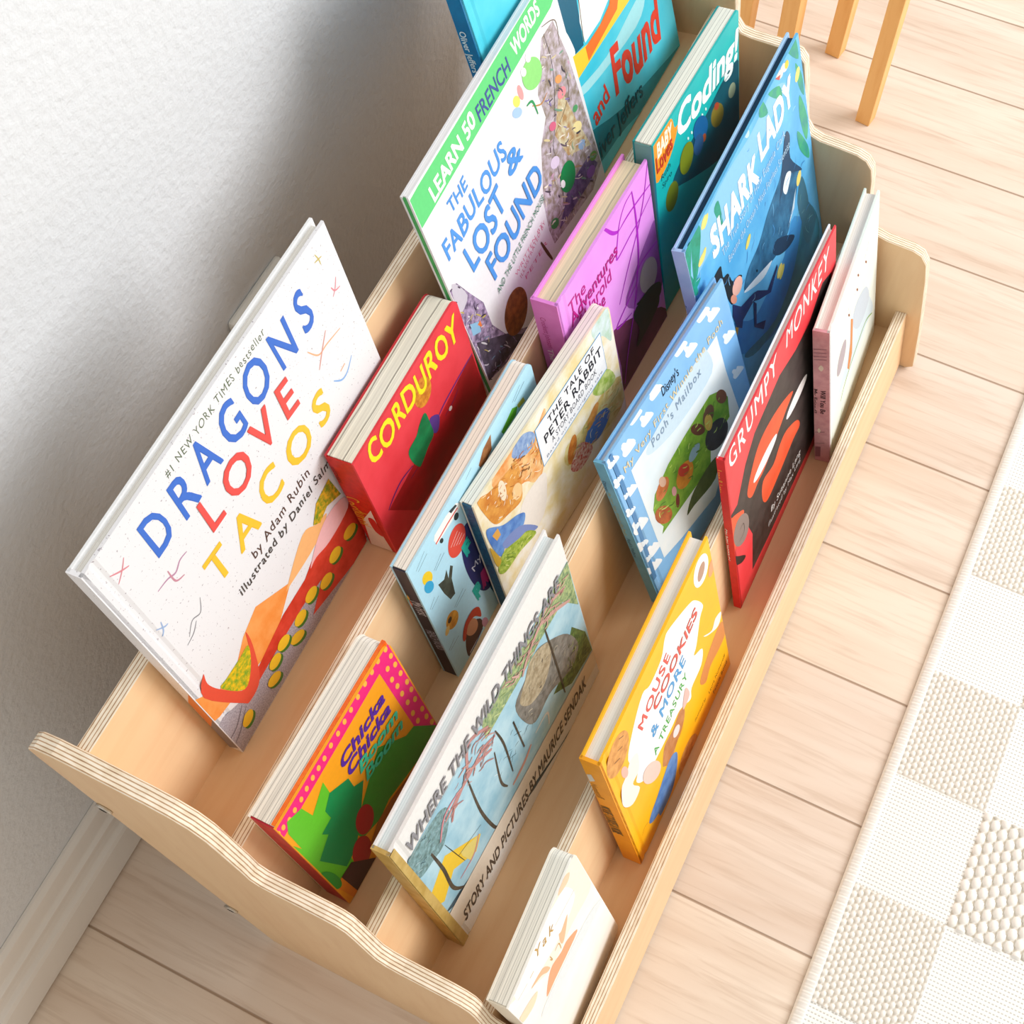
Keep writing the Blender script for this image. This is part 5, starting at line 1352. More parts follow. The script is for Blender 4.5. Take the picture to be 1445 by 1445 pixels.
def pages(name, base, dark, pitch, amt):
    m, t, b = nt(name, .8, .15); c = coords(t, (1, 1, 1)); s = node(t, 'ShaderNodeSeparateXYZ'); t.links.new(c, s.inputs[0])
    wob = noise(t, coords(t, (14, 2, 14)), 1.0, 2); y = math_(t, 'ADD', s.outputs[1], math_(t, 'MULTIPLY', wob, pitch*.5))
    fr = math_(t, 'FRACT', math_(t, 'DIVIDE', y, pitch)); line = ramp(t, fr, .14, .0)
    st = noise(t, coords(t, (3, 900, 3)), 1.0, 2)
    f = math_(t, 'MULTIPLY', math_(t, 'ADD', line, math_(t, 'MULTIPLY', ramp(t, st, .35, .7), .35)), amt)
    t.links.new(mixc(t, f, lin(base), lin(dark)), b.inputs['Base Color']); return m
PAGE_FINE = pages('page_edges', 'f1efe9', '8d8a86', .0011, .55)
PAGE_BOARD = pages('board_page_edges', 'f4f0e6', '4f4a44', .0031, .75)
PAGE_CREAM = pages('cream_page_edges', 'ecd9b4', 'a8977c', .0009, .45)
def wood_face(name, axis, a, b2, scale=1):
    m, t, b = nt(name, .48, .3)
    sc = {'x': (1.1, 9, 9), 'y': (9, 1.1, 9), 'z': (9, 9, 1.1)}[axis]
    f1 = noise(t, coords(t, tuple(v*scale for v in sc)), 1.0, 6, .55); f2 = noise(t, coords(t, tuple(v*scale*7 for v in sc)), 1.3, 3, .6)
    f = math_(t, 'ADD', math_(t, 'MULTIPLY', ramp(t, f1, .35, .7), .7), math_(t, 'MULTIPLY', ramp(t, f2, .45, .75), .35))
    t.links.new(mixc(t, f, lin(a), lin(b2)), b.inputs['Base Color']); return m
BIRCH = wood_face('birch_veneer', 'x', 'f3d3aa', 'e6ba8c')
BIRCH_PANEL = wood_face('birch_panel_veneer', 'z', 'eccda4', 'dcb48a')
def ply_edge(name, axis, th, n):
    m, t, b = nt(name, .55, .25); c = coords(t); s = node(t, 'ShaderNodeSeparateXYZ'); t.links.new(c, s.inputs[0])
    v = math_(t, 'MULTIPLY', s.outputs['xyz'.index(axis)], n/th)
    sc = [6, 6, 6]; sc['xyz'.index(axis)] = 0
    v = math_(t, 'ADD', v, math_(t, 'MULTIPLY', noise(t, coords(t, tuple(sc)), 2, 3), .5))
    fr = math_(t, 'FRACT', v); dark = math_(t, 'MULTIPLY', ramp(t, fr, .62, .72), ramp(t, fr, 1.0, .9))
    sc2 = [90, 90, 90]; sc2['xyz'.index(axis)] = 300; sp = noise(t, coords(t, tuple(sc2)), 1.0, 3, .6)
    c1 = mixc(t, ramp(t, sp, .4, .75), lin('f6ead8'), lin('e6d2b4')); c2 = mixc(t, ramp(t, sp, .35, .7), lin('c8a27a'), lin('9c7450'))
    t.links.new(mixc(t, dark, c1, c2), b.inputs['Base Color']); return m
EDGE_Y = ply_edge('plywood_board_edge', 'y', .010, 4); EDGE_X = ply_edge('plywood_panel_edge', 'x', .012, 5)
PINE = wood_face('warm_pine', 'z', 'f2c684', 'e0a35c', 1.5)
STEEL = nt('brushed_steel', .3, .5)[0]; STEEL.node_tree.nodes['Principled BSDF'].inputs['Metallic'].default_value = 1
STEEL.node_tree.nodes['Principled BSDF'].inputs['Base Color'].default_value = (.62, .6, .55, 1)
DARK = nt('dark_recess', .7, .2)[0]; DARK.node_tree.nodes['Principled BSDF'].inputs['Base Color'].default_value = (.03, .028, .025, 1)
def paint(name, h, rough, bscale, bdist):
    m, t, b = nt(name, rough, .3); n = noise(t, coords(t), bscale, 4, .55); b.inputs['Base Color'].default_value = lin(h)
    bump(t, b, n, bdist); return m
WALL = paint('textured_wall_paint', 'dfe2e6', .85, 150, .0014)
TRIM = paint('trim_paint', 'e9e5e0', .45, 60, .0003)
PLASTIC = paint('white_plastic', 'f0eee8', .4, 40, .0001)
def floor_mat():
    m, t, b = nt('pale_oak_planks', .5, .3); c = coords(t); s = node(t, 'ShaderNodeSeparateXYZ'); t.links.new(c, s.inputs[0])
    px = math_(t, 'DIVIDE', s.outputs[0], .125); idx = math_(t, 'FLOOR', px); fr = math_(t, 'FRACT', px)
    wn = node(t, 'ShaderNodeTexWhiteNoise', noise_dimensions='1D'); t.links.new(idx, wn.inputs['W'])
    off = node(t, 'ShaderNodeCombineXYZ'); t.links.new(math_(t, 'MULTIPLY', wn.outputs[0], 37), off.inputs[1]); t.links.new(math_(t, 'MULTIPLY', idx, 3.7), off.inputs[2])
    def grain(sc, scale, det):
        mp = node(t, 'ShaderNodeMapping'); mp.inputs['Scale'].default_value = sc; t.links.new(c, mp.inputs[0])
        a = node(t, 'ShaderNodeVectorMath', operation='ADD'); t.links.new(mp.outputs[0], a.inputs[0]); t.links.new(off.outputs[0], a.inputs[1])
        n = node(t, 'ShaderNodeTexNoise'); n.inputs['Scale'].default_value = scale; n.inputs['Detail'].default_value = det; n.inputs['Roughness'].default_value = .6
        n.inputs['Distortion'].default_value = .6; t.links.new(a.outputs[0], n.inputs[0]); return n.outputs[0]
    g1 = grain((22, 2.2, 1), 1, 4); g2 = grain((160, 9, 1), 1, 4)
    c0 = mixc(t, wn.outputs[0], lin('ecdccb'), lin('e4d3c5'))
    c1 = mixc(t, math_(t, 'MULTIPLY', ramp(t, g1, .42, .72), .45), c0, lin('c9ab93'))
    c2 = mixc(t, math_(t, 'MULTIPLY', ramp(t, g2, .5, .78), .38), c1, lin('a98667'))
    gr = math_(t, 'ADD', ramp(t, fr, .012, .004), ramp(t, fr, .988, .996)); gr = math_(t, 'MINIMUM', gr, 1)
    t.links.new(mixc(t, math_(t, 'MULTIPLY', gr, .7), c2, lin('8a6748')), b.inputs['Base Color'])
    bump(t, b, math_(t, 'SUBTRACT', math_(t, 'MULTIPLY', g2, .15), gr), .0006); return m
FLOOR = floor_mat()

# ---- mesh helpers
def link(name, me, mats, parent=None):
    o = bpy.data.objects.new(name, me); COL.objects.link(o)
    for m in (mats if isinstance(mats, (list, tuple)) else [mats]): me.materials.append(m)
    if parent: o.parent = parent
    return o
def empty(name, loc, rot=(0, 0, 0)):
    o = bpy.data.objects.new(name, None); COL.objects.link(o); o.location = loc; o.rotation_euler = rot; o.empty_display_size = .02; return o
def tag(o, label, cat, group=None):
    o['label'] = label; o['category'] = cat
    if group: o['group'] = group
    return o
def pymesh(name, v, f, mi=None, smooth=False):
    me = bpy.data.meshes.new(name); me.from_pydata(v, [], f)
    if mi: me.polygons.foreach_set('material_index', mi)
    if smooth: me.polygons.foreach_set('use_smooth', [True]*len(me.polygons))
    me.update(); return me
def fixn(me):
    bm = bmesh.new(); bm.from_mesh(me); bmesh.ops.recalc_face_normals(bm, faces=bm.faces); bm.to_mesh(me); bm.free(); return me
def box(x0, x1, y0, y1, z0, z1):
    v = [(x, y, z) for x in (x0, x1) for y in (y0, y1) for z in (z0, z1)]
    f = [(0, 1, 3, 2), (4, 6, 7, 5), (0, 4, 5, 1), (2, 3, 7, 6), (0, 2, 6, 4), (1, 5, 7, 3)]
    return v, f
def bev(o, w, seg=2):
    md = o.modifiers.new('bevel', 'BEVEL'); md.width = w; md.segments = seg; md.limit_method = 'ANGLE'; md.angle_limit = math.radians(40)
def boxobj(name, b, mat, parent=None, bevel=0):
    v, f = box(*b); o = link(name, fixn(pymesh(name, v, f)), mat, parent)
    if bevel: bev(o, bevel)
    return o
def prism(pts, a0, a1, axis):
    """extrude a closed 2D outline along an axis; faces: caps then sides"""
    n = len(pts)
    P = {'x': lambda p, a: (a, p[0], p[1]), 'y': lambda p, a: (p[0], a, p[1]), 'z': lambda p, a: (p[0], p[1], a)}[axis]
    v = [P(p, a0) for p in pts] + [P(p, a1) for p in pts]
    f = [tuple(range(n)), tuple(range(2*n-1, n-1, -1))] + [(i, (i+1) % n, n+(i+1) % n, n+i) for i in range(n)]
    return v, f
def catmull(p, closed, sub=4):
    n = len(p); out = []
    rng = range(n if closed else n-1)
    for i in rng:
        g = lambda k: p[k % n] if closed else p[min(max(k, 0), n-1)]
        a, b, c, d = g(i-1), g(i), g(i+1), g(i+2)
        for s in range(sub):
            t = s/sub
            out.append(tuple(.5*((2*b[k]) + (c[k]-a[k])*t + (2*a[k]-5*b[k]+4*c[k]-d[k])*t*t + (3*b[k]-a[k]-3*c[k]+d[k])*t**3) for k in (0, 1)))
    if not closed: out.append(p[-1])
    return out
# ---- lettering
def raw_text(s, bold, sp):
    cu = bpy.data.curves.new('t', 'FONT'); cu.body = s; cu.size = 1; cu.dimensions = '2D'; cu.fill_mode = 'BOTH'; cu.resolution_u = 3; 
    if sp: cu.space_character = sp
    o = bpy.data.objects.new('t', cu); COL.objects.link(o); dg = bpy.context.evaluated_depsgraph_get()
    me = bpy.data.meshes.new_from_object(o.evaluated_get(dg))
    vs = [(v.co.x, v.co.y) for v in me.vertices]; fs = [tuple(p.vertices) for p in me.polygons]
    bpy.data.objects.remove(o); bpy.data.curves.remove(cu); bpy.data.meshes.remove(me); return vs, fs
CAP = max(y for x, y in raw_text('H', 0, 0)[0])
def text_geo(s, p0, p1, h, bold, wob, sp, slant=0):
    vs, fs = raw_text(s, 0, sp)
    if not vs: return [], []
    if bold:
        base, bf, k = vs, fs, len(vs); vs, fs = [], []
        for q, (dx, dy) in enumerate(((-1, -1), (1, -1), (1, 1), (-1, 1), (0, 0))):
            vs = vs + [(x+dx*bold, y+dy*bold) for x, y in base]; fs = fs + [tuple(i+q*k for i in f) for f in bf]
    L = math.hypot(p1[0]-p0[0], p1[1]-p0[1]); nx, ny = -(p1[1]-p0[1])/L, (p1[0]-p0[0])/L
    d = (h[0]-p0[0])*nx + (h[1]-p0[1])*ny; sk = slant*d
    h = (p0[0]+nx*d+(p1[0]-p0[0])/L*sk, p0[1]+ny*d+(p1[1]-p0[1])/L*sk)
    x0 = min(x for x, y in vs); x1 = max(x for x, y in vs); out = []
    for x, y in vs:
        a = (x-x0)/(x1-x0); b = y/CAP
        b2 = b + wob*math.sin(x*3.1+1)*1.1; a2 = a + wob*.12/max(1, len(s)/6)*math.sin(x*4.3+b*2)
        out.append((p0[0] + (p1[0]-p0[0])*a2 + (h[0]-p0[0])*b2, p0[1] + (p1[1]-p0[1])*a2 + (h[1]-p0[1])*b2))
    return out, fs
def print_art(els, W, H, to3d, mats, step=.00005):
    """flat printed shapes and painted shade lying on a cover; returns verts, faces, material indices"""
    V, F, MI, boxes = [], [], [], []
    def mid(c):
        m = ink(c)
        if m not in mats: mats.append(m)
        return mats.index(m)
    for e in els:
        if e[0] == 'p':
            c = e[2]; p = [(c[i]/1e4, c[i+1]/1e4) for i in range(0, len(c), 2)]
            if e[3]: p = catmull(p, True)
            vs, fs, m = p, [tuple(range(len(p)))], mid(e[1])
        elif e[0] == 'l':
            c = e[3]; p = [(c[i]/1e4, c[i+1]/1e4) for i in range(0, len(c), 2)]
            if e[4] and len(p) > 2: p = catmull(p, False, 6)
            vs, fs = [], []; n = len(p)
            for i in range(n):
                a, b = p[max(0, i-1)], p[min(n-1, i+1)]; dx, dy = b[0]-a[0], b[1]-a[1]; L = math.hypot(dx, dy) or 1
                r = e[2]*.0005*(.45 + .55*math.sin(math.pi*(i+.5)/n)) if e[4] else e[2]*.0005
                vs += [(p[i][0]-dy/L*r, p[i][1]+dx/L*r), (p[i][0]+dy/L*r, p[i][1]-dx/L*r)]
                if i: fs.append((2*i-2, 2*i, 2*i+1, 2*i-1))
            m = mid(e[1])
        else:
            c = e[3]; q = [(c[i]/1e4, c[i+1]/1e4) for i in (0, 2, 4)]
            vs, fs = text_geo(e[1], *q, *e[4:]); m = mid(e[2])
        if not vs: continue
        vs = [(min(max(u, .0006), W-.0006), min(max(v, .0006), H-.0006)) for u, v in vs]
        bx = (min(u for u, v in vs), max(u for u, v in vs), min(v for u, v in vs), max(v for u, v in vs))
        lay = step + max([l for b, l in boxes if b[0] < bx[1] and b[1] > bx[0] and b[2] < bx[3] and b[3] > bx[2]] or [0])
        bold = e[0] == 't' and e[4]; boxes.append((bx, lay + (4*.00004 if bold else 0))); k = len(V); nq = len(vs)//5 if bold else 10**9
        V += [to3d(u, v, lay + (i//nq)*.00004) for i, (u, v) in enumerate(vs)]; F += [tuple(k+i for i in f) for f in fs]; MI += [m]*len(fs)
    return V, F, MI
def merge(base, artv):
    (v, f), (V, F, MI) = base, artv; k = len(v)
    return v+V, f+[tuple(i+k for i in q) for q in F], [0]*len(f)+MI
def rrect(x0, x1, z0, z1, r, left=False):
    p = []
    for cx, cz, a0, on in ((x1-r, z0+r, -90, 1), (x1-r, z1-r, 0, 1), (x0+r, z1-r, 90, left), (x0+r, z0+r, 180, left)):
        if on and r: p += [(cx+r*math.cos(math.radians(a0+a)), cz+r*math.sin(math.radians(a0+a))) for a in range(0, 91, 15)]
        else: p.append((x1 if a0 in (-90, 0) else x0, z0 if a0 in (-90, 180) else z1))
    return p
def make_book(key, kind, name, label, cover, back, spine, page, r=.008, group=None, hinge=True):
    t, x, y, z, W, H, T, le, ya = POSES[key]
    root = empty(name, (x, y, z), (-math.radians(le), 0, math.radians(ya))); tag(root, label, 'book', group)
    front = lambda u, v, e: (u, -e, v)
    mats = [ink(cover)]
    art = print_art(ART[key], W, H, front, mats)
    if kind == 'hard':
        tc = .0024 if T > .008 else .0018
        ov = .0032
        if hinge:
            prof = [(.0004, .0004), (.0008, 0), (.0066, 0), (.0085, .0008), (.0105, .0008), (.0128, 0), (W-.0006, 0), (W, .0006), (W, tc), (.0004, tc)]
        else: prof = [(.0004, .0004), (.0008, 0), (W-.0006, 0), (W, .0006), (W, tc), (.0004, tc)]
        base = prism(prof, 0, H, 'z'); v, f, mi = merge(base, art)
        fc = link('front_cover', pymesh('front_cover', v, f, mi), mats, root)
        bc = boxobj('back_cover', (.0004, W, T-tc, T, 0, H), ink(back), root, .0005)
        pb = link('page_block', fixn(pymesh('page_block', *box(.0035, W-ov, tc, T-tc, ov, H-ov))), page, root)
        n = 7; arc = [(.0022 - .0022*math.sin(math.pi*i/(n-1)), T*i/(n-1)) for i in range(n)]
        pr = arc + [(.0030, T), (.0030, 0)]
        sm = [ink(spine)]
        side = lambda u, v, e: (-e-.0001, u, v)
        v, f, mi = merge(prism([(.0030, 0), (.0000, 0), (.0000, T), (.0030, T)], 0, H, 'z'), print_art(SPINE[key], T, H, side, sm))
        link('spine', pymesh('spine', v, f, mi), sm, root)
    else:
        tc = .0016
        v, f, mi = merge(prism(rrect(0, W, 0, H, r), 0, tc, 'y'), art)
        link('front_cover', pymesh('front_cover', v, f, mi), mats, root)
        pb = link('page_block', fixn(pymesh('page_block', *prism(rrect(.0013, W-.0003, .0003, H-.0003, r), tc, T-tc, 'y'))), page, root)
        link('back_cover', fixn(pymesh('back_cover', *prism(rrect(0, W, 0, H, r), T-tc, T, 'y'))), ink(back), root)
        sm = [ink(spine)]; side = lambda u, v, e: (-e-.0001, u, v)
        v, f, mi = merge(box(0, .0012, tc, T-tc, 0.0002, H-.0014), print_art(SPINE[key], T, H, side, sm))
        link('spine', pymesh('spine', v, f, mi), sm, root)
    return root

# ======== the room
fl = boxobj('floor', (-1.6, 3.2, -2.6, .03, -.05, 0), FLOOR); fl['kind'] = 'structure'
wl = boxobj('wall_back', (-1.6, 3.2, .012, .1, 0, 2.4), WALL); wl['kind'] = 'structure'
bp = [(.0119, .004), (.0, .004), (-.0004, .05), (.0012, .055), (.0052, .057), (.0060, .066), (.0036, .073), (.0024, .082), (.0066, .085), (.0072, .098), (.0045, .104), (.0052, .112), (.009, .1155), (.0119, .116)]
v, f = prism(bp, -1.6, 3.2, 'x'); bb = link('baseboard_back', fixn(pymesh('baseboard_back', v, f)), TRIM); bb['kind'] = 'structure'; bev(bb, .0008)

# ======== the tiered bookcase
LN = math.radians(10); X0, X1 = .0715, .8530; PT = .012
shelf = empty('tiered_bookcase', (.465, -.27, 0)); tag(shelf, 'birch plywood tiered bookcase with four forward facing book troughs', 'bookcase')
def shelf_part(name, me, mats, loc=(0, 0, 0), rot=(0, 0, 0)):
    o = link(name, me, mats, shelf); o.location = Vector(loc) - shelf.location; o.rotation_euler = rot; return o
prof = [(-0.45, 0), (-0.457, 0.006), (-0.4485, 0.0646), (-0.4347, 0.1426), (-0.43, 0.163), (-0.4229, 0.1731), (-0.4138, 0.1764), (-0.388, 0.1773), (-0.3755, 0.1803), (-0.3672, 0.1888), (-0.3632, 0.1998), (-0.3604, 0.2228), (-0.357, 0.2465), (-0.3536, 0.2596), (-0.3471, 0.2678), (-0.3378, 0.2712), (-0.322, 0.2722), (-0.3027, 0.2726), (-0.2927, 0.2759), (-0.2861, 0.2846), (-0.2826, 0.3014), (-0.2773, 0.3345), (-0.2729, 0.3538), (-0.2667, 0.3608), (-0.2581, 0.3628), (-0.2418, 0.3623), (-0.2235, 0.3618), (-0.2133, 0.363), (-0.2076, 0.3701), (-0.2057, 0.3874), (-0.2005, 0.42), (-0.1955, 0.449), (-0.188, 0.464), (-0.176, 0.4715), (-0.16, 0.474), (-0.12, 0.474), (-0.098, 0.473), (-0.084, 0.468), (-0.0765, 0.458), (-0.0775, 0.444), (-0.15, 0)]
def side_panel(x0):
    v, f = prism(prof, 0, PT, 'x'); me = fixn(pymesh('side_panel', v, f)); me.polygons.foreach_set('material_index', [0, 0] + [1]*(len(f)-2))
    o = shelf_part('side_panel', me, [BIRCH_PANEL, EDGE_X], (x0, 0, 0)); bev(o, .0012); return o
near_panel = side_panel(X0-PT); far_panel = side_panel(X1)
def hexbolt(y, z, x, sgn):
    n = 20; r = .0062; pts = [(r*math.cos(2*math.pi*i/n), r*math.sin(2*math.pi*i/n)) for i in range(n)]
    hx = [(.0031*math.cos(math.pi*i/3), .0031*math.sin(math.pi*i/3)) for i in range(6)]
    v, f = prism(pts, 0, .0022, 'x'); o = shelf_part('bolt', fixn(pymesh('bolt', v, f)), STEEL, (x if sgn < 0 else x, y, z)); o.scale = (sgn, 1, 1); bev(o, .0006)
    v, f = prism(hx, .0020, .0024, 'x'); h = link('hex_socket', fixn(pymesh('hex_socket', v, f)), DARK, o)
for y, z in ((-.0975, .3605), (-.134, .1095)):
    hexbolt(y, z, X0-PT, -1)
def board(name, ytop, ztop, th, h, lean):
    v, f = box(0, X1-X0, -th, 0, -h, 0); me = fixn(pymesh(name, v, f))
    me.polygons.foreach_set('material_index', [1 if (abs(p.normal.z) > .5 or abs(p.normal.x) > .5) else 0 for p in me.polygons])
    o = shelf_part(name, me, [BIRCH, EDGE_Y], (X0, ytop, ztop), (-lean, 0, 0)); bev(o, .0006); return o
TH = .010; dist = {}
nrm = lambda y, z: y*math.cos(LN) - z*math.sin(LN)
for t, nm, h in ((1, 'back_board', .150), (2, 'trough_board', .155), (3, 'trough_board', .155), (4, 'trough_board', .160)):
    board(nm, TIER_TOP[t][0], TIER_TOP[t][1], TH, h, LN); dist[t] = nrm(*TIER_TOP[t])
board('front_board', -.4195, .0845, .011, .083, math.radians(9)); dist[5] = nrm(-.4195, .0845)
for t in (1, 2, 3, 4):
    d = dist[t] - TH; e = dist[t+1]; s = TIER_S[t]; cl = .0004 if t < 4 else -.0
    y = d*math.cos(LN) + s*math.sin(LN); z = -d*math.sin(LN) + s*math.cos(LN)
    v, f = box(0, X1-X0, e-d+cl, 0, -.009, 0); me = fixn(pymesh('trough_floor', v, f))
    o = shelf_part('trough_floor', me, BIRCH, (X0, y, z), (-LN, 0, 0))

# ======== books
G = None
make_book('dragons', 'hard', 'picture_book', 'large white picture book with blue, red and yellow hand-drawn title', 'e6e6ea/b0a9b0/520/s', 'eef0f2', 'ececf0/bab4ba/520/s', PAGE_FINE)
make_book('cord', 'board', 'board_book', 'thick red board book with yellow title and worn red spine', 'e5404b/d8303a/20', 'c02830', 'd6281e/c42018/200', pages('chunky_cream_pages', 'f1ecdd', '5a554c', .0102, .8), r=.007)
make_book('fab', 'board', 'picture_book', 'white picture book with a green banner along its top edge', 'eaeaee', 'e6e6ea', '4fb565/3f9a55/30', pages('white_paper_edges', 'f4f4f6', '9a9aa6', .0022, .5), r=.0005)
make_book('jeff', 'hard', 'picture_book', 'large turquoise picture book with dark blue spine and red title', '39c4de/5fd6ea/12', '1a8fbc', '0f78ae/0b6aa0/60', PAGE_FINE)
make_book('chicka', 'board', 'board_book', 'orange board book with pink polka-dot border and purple title', 'faa61e', 'f4eee2', 'd02a3a/b8203a/100', PAGE_BOARD)
ip = boxobj('inner_page', (.0016, POSES['chicka'][4]-.0006, .0018, .0044, .0004, POSES['chicka'][5]+.0002), ink('f4761c/e8601a/200'), bpy.data.objects['board_book.001'])
make_book('farm', 'board', 'board_book', 'pale blue board book with small objects and a dark spine', 'b6e3f6', 'aad8ee', '2c2438/221c2e/120', PAGE_BOARD)
make_book('peter', 'board', 'board_book', 'watercolour board book with a framed white title panel', 'f3ead6/e8d8ac/40', 'e8e4d8', '1d4a70/2f6a8a/300', PAGE_BOARD)
make_book('harold', 'hard', 'picture_book', 'pink book with looping purple line and cream page edges', 'ec9ff2/e692ea/14', 'f08ce4', 'e58ad8/da7acb/30', pages('cream_pages_grey_band', 'f0debc', 'a39c8c', .0118, 1.0))
make_book('coding', 'board', 'board_book', 'teal board book with large white title and orange tag', '10b8b6/0eaeb0/20', '0a8a8c', '6fa0a0', PAGE_BOARD, r=.004)
make_book('wild', 'hard', 'picture_book', 'white picture book with grey capital title and gold cloth spine', 'eaeae9', 'e6e6e6', 'cdb06a/b8984e/60', pages('blue_white_page_edges', 'e6eef0', '8fa3ac', .0016, .6))
make_book('pooh', 'hard', 'picture_book', 'sky-blue cloud-patterned book with white picture panel', '8cc2ef/80b8ea/20', '7fb9ea', '6fb2d2/5fa0c4/50', pages('grey_page_edges', 'c9d0d8', '7a8490', .0012, .5))
make_book('shark', 'hard', 'picture_book', 'deep blue undersea picture book with bold white title', '6cc0ee/50a8e0/16', 'a6cdf2', 'acd0f2/9cc4ea/40', pages('navy_page_edges', '27455e', '12222e', .0012, .5))
make_book('white', 'board', 'board_book', 'small white board book with faint gold and peach cover print', 'fefcf8/faf6ee/20', 'f6f0e4', 'f6f0e0', PAGE_BOARD, r=.008)
make_book('cook', 'hard', 'picture_book', 'bright yellow book with white title patch and thick white pages', 'fec01a/fdb816/20', 'fcb816', 'f8a714/f09c10/50', PAGE_FINE)
make_book('grumpy', 'hard', 'picture_book', 'square red picture book with thin white title and black shape', 'ea424a/e4363e/20', 'f4f4fa', 'e02026/d0181e/60', PAGE_FINE, hinge=False)
make_book('will', 'hard', 'picture_book', 'small pale green book with dusty pink spine', 'f1f7f0/e8f0e8/20', 'e2efe6', 'd6a6ae/c8949e/120', pages('pink_white_page_edges', 'f2ebe6', 'b09c98', .0016, .5))

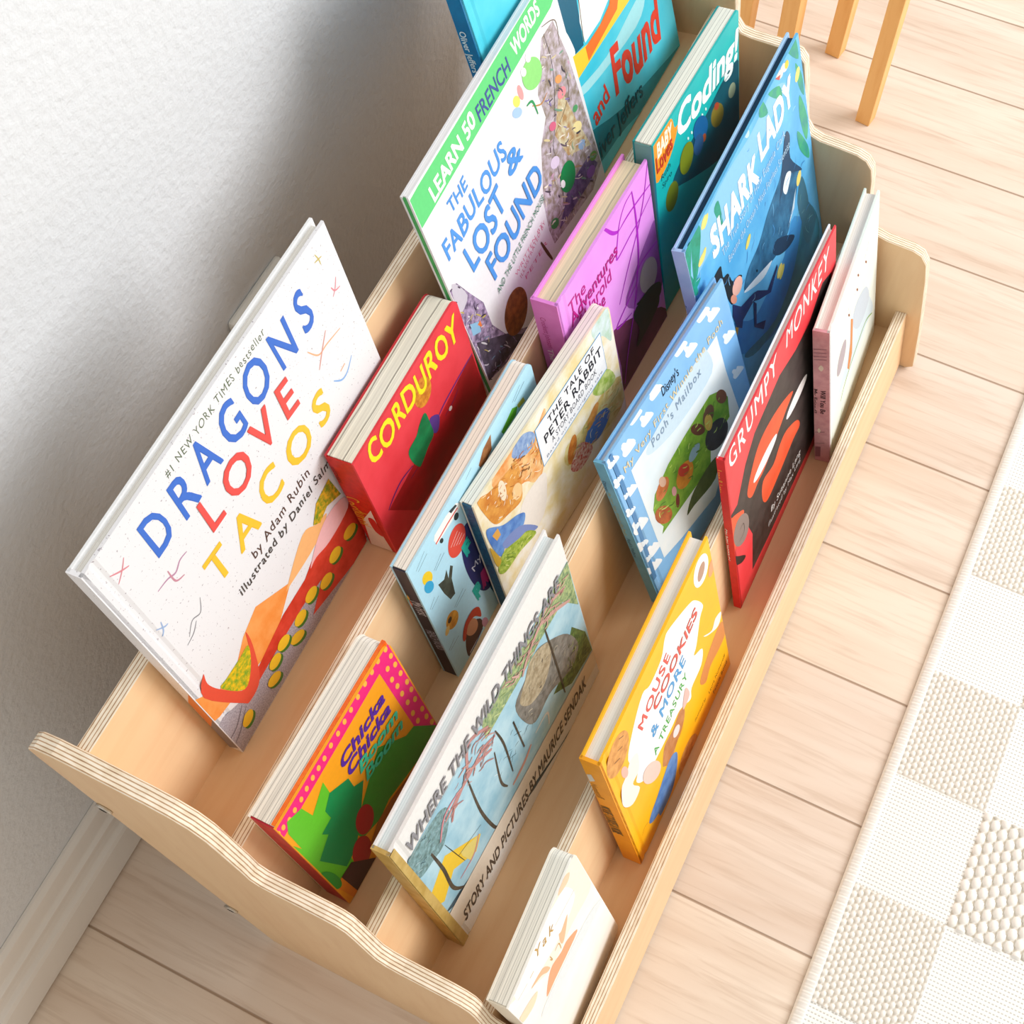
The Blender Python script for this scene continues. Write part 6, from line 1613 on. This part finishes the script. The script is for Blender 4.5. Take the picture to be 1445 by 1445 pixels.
# ======== rug
def rug():
    CX, CY, x00, y0 = .1088, .0822, .3250, -.5840
    fx = np.arange(.02, 1.0, .00125); fy = np.arange(-.5730, -.80, -.00125)
    xs = np.concatenate([np.arange(-1.4, .02, .02), fx, np.arange(1.0, 2.4, .02)]); ys = np.concatenate([fy, np.arange(-.80, -2.2, -.02)])
    X, Y = np.meshgrid(xs, ys, indexing='ij')
    a = (X-x00)/CX; b = (y0-Y)/CY; ia = np.floor(a).astype(int); ib = np.floor(b).astype(int)
    knot = (((ia+ib) % 2) == 1) & (b >= 0)
    big = knot & (ib % 2 == 1)
    u = X-x00; v = y0-Y
    def loops(pu, pv):
        k = np.floor(v/pv); uu = u/pu + .5*(k % 2); fu = uu-np.floor(uu)-.5; fv = v/pv-np.floor(v/pv)-.5
        return np.sqrt(np.clip(1-(fu/.52)**2-(fv/.5)**2, 0, 1))
    h1 = .0055+.0022*loops(.0066, .0050); h2 = .0055+.0034*loops(.0112, .0082)
    gx = u/.0038; gy = v/.0031; hf = .0056+.0006*np.abs(np.sin(np.pi*gx))*np.abs(np.sin(np.pi*gy))**.5
    h = np.where(big, h2, np.where(knot, h1, hf))
    edge = b < 0
    he = .0042+.0035*np.sin(np.clip((y0-.0-Y+.011)/.011, 0, 1)*np.pi*.62)+.0007*np.sin(X*2*np.pi/.0031+.6*np.sin(X*180))
    h = np.where(edge, he, h); h[:, 0] = .0008
    ni, nj = X.shape
    V = np.stack([X, Y, h], -1).reshape(-1, 3)
    i, j = np.meshgrid(np.arange(ni-1), np.arange(nj-1), indexing='ij'); q = i*nj+j
    F = np.stack([q, q+1, q+nj+1, q+nj], -1).reshape(-1, 4)
    me = bpy.data.meshes.new('rug'); me.vertices.add(len(V)); me.vertices.foreach_set('co', V.ravel())
    me.loops.add(F.size); me.polygons.add(len(F)); me.loops.foreach_set('vertex_index', F.ravel())
    me.polygons.foreach_set('loop_start', np.arange(0, F.size, 4)); me.polygons.foreach_set('loop_total', np.full(len(F), 4))
    me.polygons.foreach_set('use_smooth', np.ones(len(F), bool)); me.update(calc_edges=True)
    m, t, b_ = nt('woven_white_rug', .9, .1); c = coords(t); s = node(t, 'ShaderNodeSeparateXYZ'); t.links.new(c, s.inputs[0])
    def cell(sock, o, p, sg=1): return math_(t, 'DIVIDE', math_(t, 'MULTIPLY', math_(t, 'SUBTRACT', sock, o), sg), p)
    A = cell(s.outputs[0], x00, CX); B = cell(s.outputs[1], y0, CY, -1); FB = math_(t, 'FLOOR', B)
    kn = math_(t, 'MULTIPLY', math_(t, 'FLOORED_MODULO', math_(t, 'ADD', math_(t, 'FLOOR', A), FB), 2), math_(t, 'GREATER_THAN', B, 0))
    gx_ = math_(t, 'FRACT', cell(s.outputs[0], x00, .0038)); gy_ = math_(t, 'FRACT', cell(s.outputs[1], y0, .0031, -1))
    dot = math_(t, 'MULTIPLY', math_(t, 'MULTIPLY', ramp(t, gx_, .34, .2), ramp(t, gy_, .62, .5)), math_(t, 'GREATER_THAN', B, 0))
    flat = mixc(t, math_(t, 'MULTIPLY', dot, .55), lin('f4f3ef'), lin('9a958a'))
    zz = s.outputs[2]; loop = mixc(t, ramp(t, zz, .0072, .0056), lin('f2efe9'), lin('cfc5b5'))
    t.links.new(mixc(t, kn, flat, loop), b_.inputs['Base Color'])
    o = link('rug', me, m); tag(o, 'white woven rug with checkerboard of chunky and flat squares', 'rug'); return o
rug()

# ======== wooden stand beyond the bookcase
st = empty('wooden_stand', (1.2, -.2, 0)); tag(st, 'small warm pine stand with square legs beyond the bookcase', 'stand')
def legm(x, y, top, w):
    v, f = box(-w/2, w/2, -w/2, w/2, 0, .36); o = link('leg', fixn(pymesh('leg', v, f)), PINE, st)
    for q in o.data.vertices:
        if q.co.z > .1: q.co.x += top[0]; q.co.y += top[1]
    o.location = (x-1.2, y+.2, 0); o.rotation_euler = (0, 0, math.radians(-8)); bev(o, .001)
legm(1.158, -.297, (-.002, .002), .0175); legm(1.243, -.229, (.010, .000), .0185); legm(1.209, -.178, (-.006, .004), .021); legm(1.205, -.124, (0, 0), .0185)
for a, b in (((1.156, -.295), (1.209, -.174)), ((1.255, -.216), (1.205, -.124))):
    L = math.dist(a, b); v, f = box(-.012, L+.012, -.01, .01, 0, .018); o = link('top_rail', fixn(pymesh('top_rail', v, f)), PINE, st)
    o.location = (a[0]-1.2, a[1]+.2, .3602); o.rotation_euler = (0, 0, math.atan2(b[1]-a[1], b[0]-a[0])); bev(o, .001)

# ======== wall outlet
ou = empty('wall_outlet', (.4320, .012, .333)); tag(ou, 'white outlet cover plate on wall behind bookcase', 'outlet')
boxobj('cover_plate', (-.035, .035, -.007, 0, -.0575, .0575), PLASTIC, ou, .003)
for z in (-.0195, .0195):
    n = 20; pts = [(.0165*math.cos(2*math.pi*i/n), z+.0142*math.sin(2*math.pi*i/n)) for i in range(n)]
    v, f = prism(pts, -.0085, -.0068, 'y'); rc = link('receptacle', fixn(pymesh('receptacle', v, f)), PLASTIC, ou)
    for xx, hh in ((-.006, .0045), (.006, .0038)): boxobj('slot', (xx-.001, xx+.001, -.0087, -.0083, z-hh+.002, z+hh+.002), DARK, rc)
